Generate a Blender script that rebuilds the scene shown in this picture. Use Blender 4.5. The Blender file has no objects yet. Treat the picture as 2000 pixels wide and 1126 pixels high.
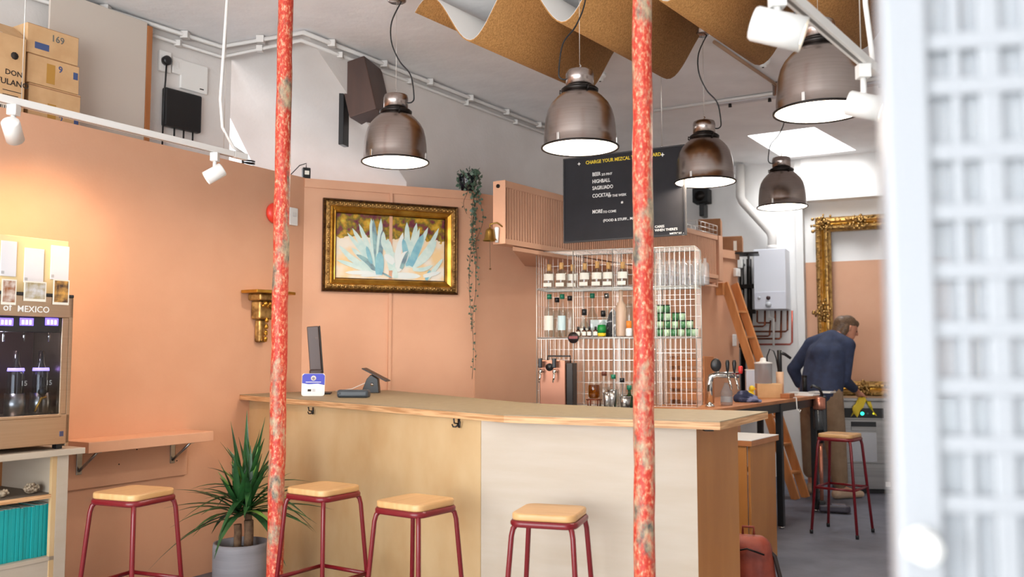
import bpy, bmesh, math, random
from mathutils import Vector, Matrix
random.seed(7)
SC = bpy.context.scene
COL = SC.collection
PI = math.pi
# ------------------------------------------------------------------ camera
FPX = 1740.0; EYE = 1.43; PITCH = math.atan(127 / FPX)
cam_d = bpy.data.cameras.new('camera'); cam = bpy.data.objects.new('camera', cam_d); COL.objects.link(cam)
cam_d.sensor_width = 36; cam_d.lens = 36 * FPX / 2000; cam_d.clip_start = 0.02
cam.location = (0, 0, EYE); cam.rotation_euler = (PI / 2 + PITCH, 0, 0)
cam_d.dof.use_dof = True; cam_d.dof.focus_distance = 5.0; cam_d.dof.aperture_fstop = 2.4
SC.camera = cam
# ------------------------------------------------------------------ sky, daylight, exposure
world = bpy.data.worlds.new('sky'); SC.world = world; world.use_nodes = True
bg = world.node_tree.nodes['Background']; bg.inputs[0].default_value = (0.97, 0.985, 1.0, 1); bg.inputs[1].default_value = 3.6
def area(name, loc, rot, sx, sy, power, color):
    l = bpy.data.lights.new(name, 'AREA'); l.shape = 'RECTANGLE'; l.size = sx; l.size_y = sy; l.energy = power; l.color = color
    o = bpy.data.objects.new(name, l); COL.objects.link(o); o.location = loc; o.rotation_euler = rot; return o
area('shopfront_daylight', (-2.9, -2.05, 1.7), (PI / 2 + math.radians(12), 0, math.radians(-32)), 6.0, 2.8, 280, (0.88, 0.95, 1.0))
area('skylight_daylight', (3.06, 9.3, 4.15), (0, 0, math.radians(-32)), 0.6, 1.1, 34, (0.95, 0.98, 1.0))
SC.view_settings.view_transform = 'Standard'; SC.view_settings.look = 'None'; SC.view_settings.gamma = 1.0
SC.view_settings.use_curve_mapping = False; SC.view_settings.exposure = 0.36
SC.cycles.transparent_max_bounces = 32

# ------------------------------------------------------------------ measuring
CT, ST = math.cos(PITCH), math.sin(PITCH)
def ray(px, py):
    u = (px - 1000) / FPX; v = (563 - py) / FPX
    return Vector((u, CT - ST * v, ST + CT * v))
def at(px, py, z):
    r = ray(px, py); return Vector((0, 0, EYE)) + r * ((z - EYE) / r.z)
def aty(px, py, y):
    r = ray(px, py); return Vector((0, 0, EYE)) + r * (y / r.y)
class Frame:
    def __init__(s, p, d): s.p = Vector((p[0], p[1], 0)); s.rz = math.atan2(d[1], d[0]); s.d = Vector((math.cos(s.rz), math.sin(s.rz), 0)); s.n = Vector((-s.d.y, s.d.x, 0))
    def w(s, u, y, z): q = s.p + s.d * u + s.n * y; return Vector((q.x, q.y, z))
    def px(s, px, py, off=0.0):
        r = ray(px, py); p0 = s.p + s.n * off; t = (p0.x * s.n.x + p0.y * s.n.y) / (r.x * s.n.x + r.y * s.n.y); q = r * t
        return (q - s.p).dot(s.d), EYE + q.z
LW = Frame((-1.87, 6.143), (.614, 1))          # peach partition on the left
PW = Frame((-1.564, 6.641), (2.24, 1))         # partition with the painting
W2 = Frame((-.30, 7.195), (2.766, 2.555))      # peach wall behind the bar
WA = Frame((-1.463, 6.137), (.675, 1))         # white upper wall
WB = Frame((3.46, 10.34), (.825, -.4))         # back wall of the kitchen
CEIL = 3.70
# ------------------------------------------------------------------ materials
def s2l(c):
    return tuple(((x / 255) / 12.92 if x / 255 <= .04045 else ((x / 255 + .055) / 1.055) ** 2.4) for x in c) + (1,)
MATS = {}
def mat(name, c, rough=.5, metal=0.0, c2=None, ns=8.0, stretch=(1, 1, 1), bump=0.0, bs=None, emit=None, es=0.0, trans=0.0, spec=.5, coat=0.0, ramp=(.35, .65), sheen=0, detail=4):
    if name in MATS: return MATS[name]
    m = bpy.data.materials.new(name); m.use_nodes = True; nt = m.node_tree; b = nt.nodes['Principled BSDF']
    b.inputs['Base Color'].default_value = s2l(c); b.inputs['Roughness'].default_value = rough; b.inputs['Metallic'].default_value = metal
    b.inputs['Specular IOR Level'].default_value = spec; b.inputs['Coat Weight'].default_value = coat
    if trans: b.inputs['Transmission Weight'].default_value = trans
    if emit: b.inputs['Emission Color'].default_value = s2l(emit); b.inputs['Emission Strength'].default_value = es
    if c2 or bump:
        tc = nt.nodes.new('ShaderNodeTexCoord'); mp = nt.nodes.new('ShaderNodeMapping'); mp.inputs['Scale'].default_value = stretch
        nt.links.new(tc.outputs['Object'], mp.inputs['Vector'])
    if c2:
        n = nt.nodes.new('ShaderNodeTexNoise'); n.inputs['Scale'].default_value = ns; n.inputs['Detail'].default_value = detail
        nt.links.new(mp.outputs[0], n.inputs['Vector'])
        r = nt.nodes.new('ShaderNodeValToRGB'); r.color_ramp.elements[0].position = ramp[0]; r.color_ramp.elements[1].position = ramp[1]
        r.color_ramp.elements[0].color = s2l(c); r.color_ramp.elements[1].color = s2l(c2)
        nt.links.new(n.outputs['Fac'], r.inputs[0]); nt.links.new(r.outputs[0], b.inputs['Base Color'])
    if bump:
        n2 = nt.nodes.new('ShaderNodeTexNoise'); n2.inputs['Scale'].default_value = bs or ns; n2.inputs['Detail'].default_value = 3
        nt.links.new(mp.outputs[0], n2.inputs['Vector'])
        bp = nt.nodes.new('ShaderNodeBump'); bp.inputs['Strength'].default_value = bump; bp.inputs['Distance'].default_value = .01
        nt.links.new(n2.outputs['Fac'], bp.inputs['Height']); nt.links.new(bp.outputs[0], b.inputs['Normal'])
    MATS[name] = m; return m
def glassmat(name, tint=(235, 240, 240), gl=.9, rough=.03, milk=0.0):
    if name in MATS: return MATS[name]
    m = bpy.data.materials.new(name); m.use_nodes = True; nt = m.node_tree; nt.nodes.clear()
    o = nt.nodes.new('ShaderNodeOutputMaterial'); t = nt.nodes.new('ShaderNodeBsdfTransparent'); t.inputs[0].default_value = s2l(tint)
    g = nt.nodes.new('ShaderNodeBsdfGlossy'); g.inputs['Roughness'].default_value = rough
    fr = nt.nodes.new('ShaderNodeLayerWeight'); fr.inputs[0].default_value = .5; pw = nt.nodes.new('ShaderNodeMath'); pw.operation = 'POWER'; pw.inputs[1].default_value = 3.0; nt.links.new(fr.outputs['Facing'], pw.inputs[0])
    mu = nt.nodes.new('ShaderNodeMath'); mu.operation = 'MULTIPLY_ADD'; mu.inputs[1].default_value = gl * .55; mu.inputs[2].default_value = .05 * gl; mu.use_clamp = True
    mx = nt.nodes.new('ShaderNodeMixShader'); nt.links.new(pw.outputs[0], mu.inputs[0]); nt.links.new(mu.outputs[0], mx.inputs[0])
    nt.links.new(t.outputs[0], mx.inputs[1]); nt.links.new(g.outputs[0], mx.inputs[2]); out = mx
    if milk:
        d = nt.nodes.new('ShaderNodeBsdfDiffuse'); d.inputs[0].default_value = (.55, .57, .6, 1)
        m2 = nt.nodes.new('ShaderNodeMixShader'); m2.inputs[0].default_value = milk
        nt.links.new(mx.outputs[0], m2.inputs[1]); nt.links.new(d.outputs[0], m2.inputs[2]); out = m2
    nt.links.new(out.outputs[0], o.inputs[0]); MATS[name] = m; return m
PEACH = mat('peach_paint', (216, 165, 133), .55, c2=(212, 160, 128), ns=3, bump=.05, bs=60)
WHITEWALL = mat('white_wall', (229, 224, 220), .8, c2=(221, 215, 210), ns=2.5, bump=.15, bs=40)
LITWHITE = mat('kitchen_lightened_white', (242, 240, 238), .8, c2=(235, 232, 229), ns=2.5)  # wall white lightened: extra kitchen brightness put into the colour
CEILM = mat('ceiling_paint', (246, 245, 245), .85, c2=(238, 237, 237), ns=3, bump=.35, bs=14)
TRIMW = mat('white_gloss', (225, 223, 220), .4)
FLOORM = mat('floor_grey', (108, 112, 126), .6, c2=(96, 99, 112), ns=5, bump=.1, bs=30)
PLY = mat('birch_ply', (200, 172, 130), .45, c2=(184, 148, 102), ns=3.2, stretch=(1.2, 1.2, .8), ramp=(.3, .75), bump=.04, bs=40)
PLYW = mat('birch_ply_pale', (184, 171, 155), .45, c2=(175, 159, 139), ns=4, stretch=(.6, .6, 4), ramp=(.3, .8))
PLYEDGE = mat('ply_edge', (214, 170, 124), .55, c2=(176, 128, 84), ns=30, stretch=(.15, .15, 4), ramp=(.4, .6))
LINO = mat('olive_linoleum', (148, 132, 104), .55, c2=(140, 124, 96), ns=20)
REDM = mat('red_powdercoat', (112, 14, 24), .3)
SEATW = mat('seat_wood', (212, 170, 118), .4, c2=(194, 148, 94), ns=4, stretch=(1, 9, 1), ramp=(.3, .7))
NICKEL = mat('brushed_nickel', (168, 156, 150), .24, 1.0, c2=(162, 150, 144), ns=30, stretch=(.05, .05, 6))
DARKM = mat('dark_metal', (48, 44, 42), .35, .9)
BLACK = mat('black_plastic', (22, 22, 24), .4)
BLACKM = mat('black_matt', (16, 16, 17), .7)
WHITEP = mat('white_plastic', (236, 234, 230), .35)
STEEL = mat('stainless', (176, 174, 172), .28, 1.0, c2=(160, 158, 156), ns=12, stretch=(.1, 4, 4))
CHROME = mat('chrome', (210, 208, 205), .08, 1.0)
BRONZE = mat('bronze_steel', (196, 172, 146), .3, 1.0, c2=(190, 166, 140), ns=12, stretch=(.2, .2, 8))
GOLD = mat('antique_gold', (190, 150, 88), .36, .75, c2=(112, 80, 40), ns=24, ramp=(.42, .7), bump=.25, bs=60)
GOLDB = mat('bright_gold', (206, 158, 66), .28, .9, c2=(170, 120, 44), ns=10)
GOLDK = mat('gold_dark', (98, 66, 26), .4, .7, c2=(52, 32, 14), ns=40)
CARD = mat('cardboard', (214, 174, 128), .8, c2=(202, 160, 114), ns=9)
CARDD = mat('cardboard_brown', (160, 112, 76), .8, c2=(146, 100, 66), ns=9)
CORK = mat('cork', (186, 134, 76), .9, c2=(150, 104, 54), ns=90, ramp=(.35, .68), bump=.5, bs=110, detail=6)
FELT = mat('white_felt', (214, 208, 202), .95)
WIREM = mat('zinc_wire', (214, 208, 200), .35, .7)
PIPEW = mat('painted_pipe', (214, 209, 204), .5)
COPPER = mat('copper_pipe', (150, 84, 58), .35, .9, c2=(110, 62, 44), ns=14)
GLASS = glassmat('clear_glass', (250, 252, 252))
LIQ = glassmat('clear_spirit', (244, 247, 246), .5)
AMBER = glassmat('golden_spirit', (206, 160, 60), .5)
GREENG = glassmat('green_glass', (96, 150, 96), .7)
LABEL = mat('paper_label', (236, 230, 216), .7)
CORKW = mat('stopper_wood', (204, 156, 96), .6)
GREENC = mat('green_cap', (20, 112, 84), .4)
WOODO = mat('warm_wood', (188, 124, 74), .45, c2=(168, 104, 58), ns=5, stretch=(1, 1, .2))
PINE = mat('pine_ladder', (206, 140, 86), .45, c2=(190, 122, 70), ns=6, stretch=(3, 3, .3))
DENIM = mat('navy_jacket', (46, 56, 84), .85, c2=(38, 46, 70), ns=14, bump=.3, bs=10)
KHAKI = mat('khaki_cloth', (150, 124, 98), .9, c2=(134, 108, 84), ns=10, bump=.3, bs=9)
SKIN = mat('skin', (206, 142, 112), .5, c2=(196, 128, 100), ns=12)
HAIR = mat('brown_hair', (72, 52, 36), .5, c2=(112, 84, 58), ns=18, stretch=(3, 3, 10))
LEAF = mat('yucca_green', (44, 92, 44), .4, c2=(28, 62, 32), ns=12)
LEAFL = mat('yucca_light', (104, 140, 60), .4)
VINE = mat('vine_leaf', (66, 92, 74), .5, c2=(92, 112, 92), ns=40)
TEAL = mat('teal_paper', (0, 146, 146), .5)
INKD = mat('dark_ink', (50, 40, 34), .8)
INKB = mat('blue_ink', (70, 86, 130), .8)
def polemat():
    m = bpy.data.materials.new('flaking_red_paint'); m.use_nodes = True; nt = m.node_tree; b = nt.nodes['Principled BSDF']; L = nt.links
    tc = nt.nodes.new('ShaderNodeTexCoord'); mp = nt.nodes.new('ShaderNodeMapping'); mp.inputs['Scale'].default_value = (1, 1, .55); L.new(tc.outputs['Object'], mp.inputs[0])
    def noise(s, d=5):
        n = nt.nodes.new('ShaderNodeTexNoise'); n.inputs['Scale'].default_value = s; n.inputs['Detail'].default_value = d; n.inputs['Roughness'].default_value = .65; L.new(mp.outputs[0], n.inputs['Vector']); return n
    r = nt.nodes.new('ShaderNodeValToRGB'); e = r.color_ramp.elements
    e[0].position = .30; e[0].color = s2l((168, 38, 24)); e[1].position = .74; e[1].color = s2l((226, 196, 168))
    for p, c in ((.46, (190, 52, 34)), (.53, (200, 84, 56)), (.60, (208, 134, 102))): q = e.new(p); q.color = s2l(c)
    L.new(noise(85).outputs['Fac'], r.inputs[0])
    r2 = nt.nodes.new('ShaderNodeValToRGB'); e = r2.color_ramp.elements; e[0].position = .35; e[0].color = s2l((78, 78, 72)); e[1].position = .6; e[1].color = s2l((182, 160, 128))
    L.new(noise(30).outputs['Fac'], r2.inputs[0])
    r3 = nt.nodes.new('ShaderNodeValToRGB'); r3.color_ramp.elements[0].position = .50; r3.color_ramp.elements[1].position = .60
    L.new(noise(8, 8).outputs['Fac'], r3.inputs[0])
    mx = nt.nodes.new('ShaderNodeMix'); mx.data_type = 'RGBA'; L.new(r3.outputs[0], mx.inputs[0]); L.new(r.outputs[0], mx.inputs[6]); L.new(r2.outputs[0], mx.inputs[7])
    L.new(mx.outputs[2], b.inputs['Base Color']); b.inputs['Roughness'].default_value = .5
    bp = nt.nodes.new('ShaderNodeBump'); bp.inputs['Strength'].default_value = .5; bp.inputs['Distance'].default_value = .006; L.new(noise(45).outputs['Fac'], bp.inputs['Height']); L.new(bp.outputs[0], b.inputs['Normal'])
    return m
_nt = NICKEL.node_tree; _tg = _nt.nodes.new('ShaderNodeTangent'); _tg.direction_type = 'RADIAL'; _tg.axis = 'Z'; _b = _nt.nodes['Principled BSDF']; _b.inputs['Anisotropic'].default_value = .6; _nt.links.new(_tg.outputs[0], _b.inputs['Tangent'])
POLE = polemat()
# ------------------------------------------------------------------ mesh builder
def ident(): return Matrix.Identity(4)
class MB:
    def __init__(s): s.v = []; s.f = []; s.sm = []
    def add(s, vs, fs, smooth=False, M=None):
        o = len(s.v)
        for p in vs: s.v.append(tuple(M @ Vector(p)) if M is not None else tuple(p))
        for f in fs: s.f.append([i + o for i in f]); s.sm.append(smooth)
        return s
    def bx(s, x0, x1, y0, y1, z0, z1, M=None):
        vs = [(x, y, z) for z in (z0, z1) for y in (y0, y1) for x in (x0, x1)]
        return s.add(vs, [(0, 2, 3, 1), (4, 5, 7, 6), (0, 1, 5, 4), (2, 6, 7, 3), (0, 4, 6, 2), (1, 3, 7, 5)], False, M)
    def tube(s, pts, r, n=8, smooth=True, M=None):
        pts = [Vector(p) for p in pts]; k = len(pts); rs = r if isinstance(r, (list, tuple)) else [r] * k; vs = []; fs = []
        up = None
        for i, p in enumerate(pts):
            d = (pts[min(i + 1, k - 1)] - pts[max(i - 1, 0)])
            if d.length < 1e-9: d = Vector((0, 0, 1))
            d.normalize()
            if up is None: up = Vector((0, 0, 1)) if abs(d.z) < .9 else Vector((1, 0, 0))
            a = up - d * up.dot(d); a.normalize(); up = a; b = d.cross(a)
            for j in range(n):
                t = 2 * PI * (j + .5) / n; vs.append(p + (a * math.cos(t) + b * math.sin(t)) * rs[i])
        for i in range(k - 1):
            for j in range(n): fs.append((i * n + j, i * n + (j + 1) % n, (i + 1) * n + (j + 1) % n, (i + 1) * n + j))
        s.add(vs, fs, smooth, M); o = len(vs)
        s.add(vs[:n], [tuple(range(n - 1, -1, -1))], False, M); s.add(vs[-n:], [tuple(range(n))], False, M); return s
    def lathe(s, prof, c=(0, 0, 0), n=24, M=None, smooth=True):
        vs = []; fs = []; k = len(prof)
        for (r, z) in prof:
            for j in range(n): t = 2 * PI * j / n; vs.append((c[0] + r * math.cos(t), c[1] + r * math.sin(t), c[2] + z))
        for i in range(k - 1):
            for j in range(n): fs.append((i * n + j, i * n + (j + 1) % n, (i + 1) * n + (j + 1) % n, (i + 1) * n + j))
        if prof[0][0] > 1e-4: fs.append(tuple(range(n - 1, -1, -1)))
        if prof[-1][0] > 1e-4: fs.append(tuple((k - 1) * n + j for j in range(n)))
        return s.add(vs, fs, smooth, M)
    def shell(s, prof, c=(0, 0, 0), n=24, M=None):     # open lathe, no end caps
        vs = []; fs = []; k = len(prof)
        for (r, z) in prof:
            for j in range(n): t = 2 * PI * j / n; vs.append((c[0] + r * math.cos(t), c[1] + r * math.sin(t), c[2] + z))
        for i in range(k - 1):
            for j in range(n): fs.append((i * n + j, i * n + (j + 1) % n, (i + 1) * n + (j + 1) % n, (i + 1) * n + j))
        return s.add(vs, fs, True, M)
    def prism(s, poly, z0, z1, M=None, smooth=False):
        n = len(poly); vs = [(p[0], p[1], z0) for p in poly] + [(p[0], p[1], z1) for p in poly]
        fs = [tuple(range(n - 1, -1, -1)), tuple(range(n, 2 * n))] ; s.add(vs, fs, False, M)
        return s.add(vs, [(i, (i + 1) % n, n + (i + 1) % n, n + i) for i in range(n)], smooth, M)
    def ball(s, c, r, n=12, m=8, M=None):
        r = (r, r, r) if not isinstance(r, (tuple, list)) else r; vs = []; fs = []
        for i in range(m + 1):
            a = PI * i / m
            for j in range(n): t = 2 * PI * j / n; vs.append((c[0] + r[0] * math.sin(a) * math.cos(t), c[1] + r[1] * math.sin(a) * math.sin(t), c[2] + r[2] * math.cos(a)))
        for i in range(m):
            for j in range(n): fs.append((i * n + j, (i + 1) * n + j, (i + 1) * n + (j + 1) % n, i * n + (j + 1) % n))
        return s.add(vs, fs, True, M)
    def ring(s, x0, x1, z0, z1, prof, M=None, smooth=False):   # picture frame: prof = [(inset, y)]
        vs = []; k = len(prof)
        for (i, y) in prof: vs += [(x0 + i, y, z0 + i), (x1 - i, y, z0 + i), (x1 - i, y, z1 - i), (x0 + i, y, z1 - i)]
        fs = [(a * 4 + j, a * 4 + (j + 1) % 4, (a + 1) * 4 + (j + 1) % 4, (a + 1) * 4 + j) for a in range(k - 1) for j in range(4)]
        return s.add(vs, fs, smooth, M)
    def build(s, name, m, parent=None, bevel=0.0, loc=None, rz=None, seg=2):
        me = bpy.data.meshes.new(name); me.from_pydata(s.v, [], s.f); me.materials.append(m)
        me.polygons.foreach_set('use_smooth', s.sm); me.update()
        b = bmesh.new(); b.from_mesh(me); bmesh.ops.remove_doubles(b, verts=b.verts, dist=1e-5); bmesh.ops.recalc_face_normals(b, faces=b.faces); b.to_mesh(me); b.free()
        o = bpy.data.objects.new(name, me); COL.objects.link(o)
        if parent: o.parent = parent
        if loc is not None: o.location = loc
        if rz is not None: o.rotation_euler = (0, 0, rz)
        if bevel:
            md = o.modifiers.new('bevel', 'BEVEL'); md.width = bevel; md.segments = seg; md.limit_method = 'ANGLE'; md.angle_limit = .6
        return o
def tag(o, label=None, cat=None, group=None, kind=None):
    if label: o['label'] = label
    if cat: o['category'] = cat
    if group: o['group'] = group
    if kind: o['kind'] = kind
    return o
def T(name, label, cat, loc=(0, 0, 0), rz=0.0, group=None):
    o = bpy.data.objects.new(name, None); o.empty_display_size = .1; COL.objects.link(o); o.location = loc; o.rotation_euler = (0, 0, rz); return tag(o, label, cat, group)
def struct(o, label=None): o['kind'] = 'structure'; return tag(o, label)
def copy_tree(o, parent=None):
    c = o.copy(); COL.objects.link(c); c.parent = parent
    for ch in list(o.children): copy_tree(ch, c)
    return c
def box(name, m, parent, x0, x1, y0, y1, z0, z1, bevel=.003, M=None): return MB().bx(x0, x1, y0, y1, z0, z1, M).build(name, m, parent, bevel)
def rot(ax, deg): return Matrix.Rotation(math.radians(deg), 4, ax)
def tr(x, y, z): return Matrix.Translation((x, y, z))
def text(s, size, m, parent, loc, rotv=(PI / 2, 0, 0), align='LEFT', ext=.0006, name='lettering', sx=1.0):
    c = bpy.data.curves.new('txt', 'FONT'); c.body = s; c.size = size; c.align_x = align; c.extrude = ext; c.resolution_u = 2; c.offset = size * .012
    o = bpy.data.objects.new('txt', c); COL.objects.link(o); bpy.context.view_layer.update()
    me = bpy.data.meshes.new_from_object(o.evaluated_get(bpy.context.evaluated_depsgraph_get())); bpy.data.objects.remove(o); bpy.data.curves.remove(c)
    me.materials.clear(); me.materials.append(m); t = bpy.data.objects.new(name, me); COL.objects.link(t); t.parent = parent; t.location = loc; t.rotation_euler = rotv; t.scale = (sx, 1, 1); return t
ORD = ['first', 'second', 'third', 'fourth', 'fifth', 'sixth', 'seventh', 'eighth', 'ninth', 'tenth', 'eleventh', 'twelfth', 'thirteenth', 'fourteenth', 'fifteenth', 'sixteenth', 'seventeenth', 'eighteenth', 'nineteenth', 'twentieth', 'twenty-first', 'twenty-second', 'twenty-third', 'twenty-fourth']

# ================================================================== SETTING
struct(MB().bx(-7, 5.4, 4.0, 11.7, -.05, 0).build('floor', FLOORM))
struct(MB().bx(-9, 7, -10, 3.998, -.05, 0).build('floor_front_bounce', mat('bounce_floor', (214, 213, 210), .5, c2=(204, 203, 200), ns=5, stretch=(6, .4, 1))))  # unseen front floor, made pale to bounce daylight up to the ceiling
sk = [(2.409, 8.975), (2.971, 8.624), (3.768, 9.62), (3.088, 10.004)]; sk = [(x * 1.0225, y * 1.0225) for x, y in sk]
oc = [(-7, -9), (5.4, -9), (5.4, 11.7), (-7, 11.7)]
cb = MB()
for i in range(4):
    j = (i + 1) % 4; cb.add([(*oc[i], CEIL), (*oc[j], CEIL), (*sk[j], CEIL), (*sk[i], CEIL)], [(0, 1, 2, 3)])
struct(cb.build('ceiling', CEILM))
sw = MB()
for i in range(4):
    j = (i + 1) % 4; sw.add([(*sk[i], CEIL), (*sk[j], CEIL), (*sk[j], CEIL + .45), (*sk[i], CEIL + .45)], [(0, 1, 2, 3)])
struct(sw.build('trim_1', TRIMW), 'white reveal around the skylight')
def wallbox(name, fr, u0, u1, y0, y1, z0, z1, m): return struct(MB().bx(u0, u1, y0, y1, z0, z1).build(name, m, None, 0, (fr.p.x, fr.p.y, 0), fr.rz))
wallbox('wall_left', LW, -7.5, .585, 0, .08, 0, 2.752, PEACH)
wallbox('wall_partition', PW, -.05, 1.40, 0, .07, 0, 2.748, PEACH)
wallbox('trim_2', PW, .0, 1.40, -.012, 0, 2.68, 2.747, PEACH)
u_s = PW.px(760, 700)[0]
wallbox('trim_3', PW, u_s - .012, u_s + .012, -.016, 0, 0, 2.68, PEACH)
wallbox('wall_bar_back', W2, 0, 2.5, 0, .07, 0, 2.74, PEACH)
wallbox('wall_bar_end', W2, 2.5, 3.79, 0, .07, 0, 2.53, PEACH)
wallbox('trim_4', W2, 2.5, 3.80, -.02, 0, 2.46, 2.55, PEACH)
# white wall above the partitions, soffit of the stairs, alcove
C0 = WA.w(0, 0, CEIL); uc, zc = WA.px(794, 355); CE = WA.w(uc, 0, zc); FA = WA.w(6.1, 0, CEIL)
C1 = at(430, 88, CEIL); AL = at(169, 3, CEIL)
struct(MB().add([C0, FA, (FA.x, FA.y, 0), (CE.x, CE.y, 0), CE], [(0, 1, 2, 3, 4)]).build('wall_upper', WHITEWALL))
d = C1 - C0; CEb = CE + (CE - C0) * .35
struct(MB().add([C0, C1 + d * .3, CEb + d * 2.0, CEb], [(0, 1, 2, 3)]).build('wall_soffit', mat('soffit_dimmed_white', (200, 195, 191), .8, c2=(191, 185, 180), ns=2.5, bump=.15, bs=40)))  # wall white darkened in colour, standing in for weaker daylight on the soffit
dA = (AL - C1); FAR = C1 + dA * 4
struct(MB().add([C1 - dA * .1, FAR, (FAR.x, FAR.y, 2), ((C1 - dA * .1).x, (C1 - dA * .1).y, 2)], [(0, 1, 2, 3)]).build('wall_alcove', WHITEWALL))
wallbox('trim_5', LW, -6, .5, .08, .85, 2.46, 2.50, WOODO)
# kitchen end
wallbox('wall_back', WB, -1.9, -.05, 0, .1, 0, CEIL, LITWHITE)
zs = WB.px(1600, 510)[1]
wallbox('wall_back_lower', WB, -.05, 3.0, .1, .2, 0, zs, PEACH)
wallbox('wall_back_upper', WB, -.05, 3.0, .1, .2, zs, CEIL, LITWHITE)
wallbox('trim_6', WB, -.13, -.05, -.06, .1, 0, CEIL, TRIMW)
wallbox('trim_7', WB, -.05, 3.0, -.1, .1, 3.20, CEIL, LITWHITE)
struct(MB().bx(5.3, 5.4, -9, 11.7, 0, CEIL).build('wall_right', WHITEWALL))
FW = Frame((-5.80, -.25), (.819, -.574)); struct(MB().bx(-.1, 13.6, -.1, 0, 3.2, CEIL).bx(6.7, 13.6, -.1, 0, 0, 3.2).bx(-.1, .25, -.1, 0, 0, 3.2).bx(.25, 6.7, -.1, 0, 0, .2).build('wall_front', WHITEWALL, None, 0, FW.p, FW.rz))
# surface conduits under the ceiling
def pipe(name, pts, r, m=PIPEW, clips=0):
    o = MB().tube(pts, r, 8).build(name, m); struct(o)
    if clips:
        P = [Vector(p) for p in pts]
        for a, b in zip(P, P[1:]):
            k = max(1, int((b - a).length / clips))
            for i in range(k):
                q = a.lerp(b, (i + .5) / k); MB().bx(q.x - r * 1.6, q.x + r * 1.6, q.y - r * 1.6, q.y + r * 1.6, q.z - r * 1.5, q.z + r * 1.5).build('pipe_clip', PIPEW, o, .002)
    return o
ins = Vector((.03, -.03, 0))
K0, K1, KL, KF = [Vector((p.x, p.y, 0)) for p in (C0, C1, AL + dA * 2.5, FA)]
zz = lambda p, z, o=(0, 0): Vector((p.x + o[0], p.y + o[1], z))
pipe('trim_8', [zz(KL, CEIL - .03, (.03, -.02)), zz(K1, CEIL - .03, (.02, -.05)), zz(K0, CEIL - .03, (.0, -.05)), zz(KF, CEIL - .03, (.04, -.03))], .017, clips=.55)
pipe('trim_9', [zz(KL, CEIL - .10, (.02, -.02)), zz(K1, CEIL - .10, (.02, -.03)), zz(K0, CEIL - .08, (-.02, -.03)), zz(KF, CEIL - .08, (.03, -.02))], .014, clips=.7)
pipe('trim_10', [at(1278, 216, CEIL - .02), at(1745, 149, CEIL - .02)], .016)
pipe('trim_11', [at(1395, 82, CEIL - .02), at(1520, 168, CEIL - .02)], .014, mat('brown_conduit', (176, 140, 112), .6))

# ================================================================== BAR
Lp, C_, RF, RB = [Vector((*p, 0)) for p in ((-1.87, 6.143), (-.037, 4.102), (.857, 3.703), (1.242, 4.355))]
poly = [(-1.87, 6.15), (C_.x, C_.y), (RF.x, RF.y), (RB.x, RB.y), (.62, 4.64), (.1, 5.08), (-.95, 6.86), (-1.55, 6.60)]
bar = T('bar_counter', 'angled plywood bar counter with olive linoleum top and two coat hooks', 'bar counter', (0, 5, 0))
def wp(o): o.matrix_parent_inverse = Matrix.Translation((-o.parent.location).to_tuple()) if o.parent.rotation_euler.z == 0 else o.parent.matrix_basis.inverted(); return o
wp(MB().prism(poly, 1.116, 1.147).build('top_core', PLYEDGE, bar))
wp(MB().prism(poly, 1.1472, 1.151).build('linoleum_top', LINO, bar))
RFp = Vector((.788, 3.843, 0)); REp = Vector((1.096, 4.366, 0)); Cp = Vector((-.147, 4.261, 0)); LLp = Vector((-1.822, 6.222, 0))
def panel(name, a, b, z0, z1, th, m, parent):
    dd = (b - a).normalized(); n = Vector((-dd.y, dd.x, 0)) * th
    return wp(MB().prism([(a.x, a.y), (b.x, b.y), (b.x + n.x, b.y + n.y), (a.x + n.x, a.y + n.y)], z0, z1).build(name, m, parent))
# panels run left to right so that the thickness goes behind the face
panel('front_panel', LLp, Cp - (Cp - LLp).normalized() * .0015, 0, 1.116, .018, PLY, bar)
panel('front_panel', Cp + (RFp - Cp).normalized() * .0015, RFp, 0, 1.116, .018, PLYW, bar)
AMB = mat('amber_ply', (186, 126, 66), .45, c2=(170, 110, 52), ns=5, stretch=(1, 1, .3)); panel('end_panel', RFp + (REp - RFp).normalized() * .001, REp, 0, 1.116, .018, AMB, bar)
wp(MB().bx(-.02, .02, -.02, .02, 1.10, 1.116, tr(.84, 3.85, 0)).build('bracket', BLACK, bar))
def hook(px, py):
    dd = (Cp - LLp).normalized(); fr = Frame((LLp.x, LLp.y), (dd.x, dd.y)); u, z = fr.px(px, py)
    h = MB(); h.bx(u - .008, u + .008, -.004, 0, z - .02, z + .02)
    for sgn, up in ((1, .03), (-1, .012)):
        h.tube([(u, -.004, z - .005), (u + sgn * .012, -.012, z - .02), (u + sgn * .026, -.018, z - .02), (u + sgn * .032, -.02, z + up - .02)], .004, 6)
    h.tube([(u, -.004, z - .005), (u, -.03, z + .0), (u, -.034, z + .022)], .004, 6)
    o = h.build('coat_hook', BLACK, bar); o.matrix_parent_inverse = Matrix.Identity(4); o.location = fr.p - bar.location; o.rotation_euler = (0, 0, fr.rz)
hook(612, 801); hook(897, 825)

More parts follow.
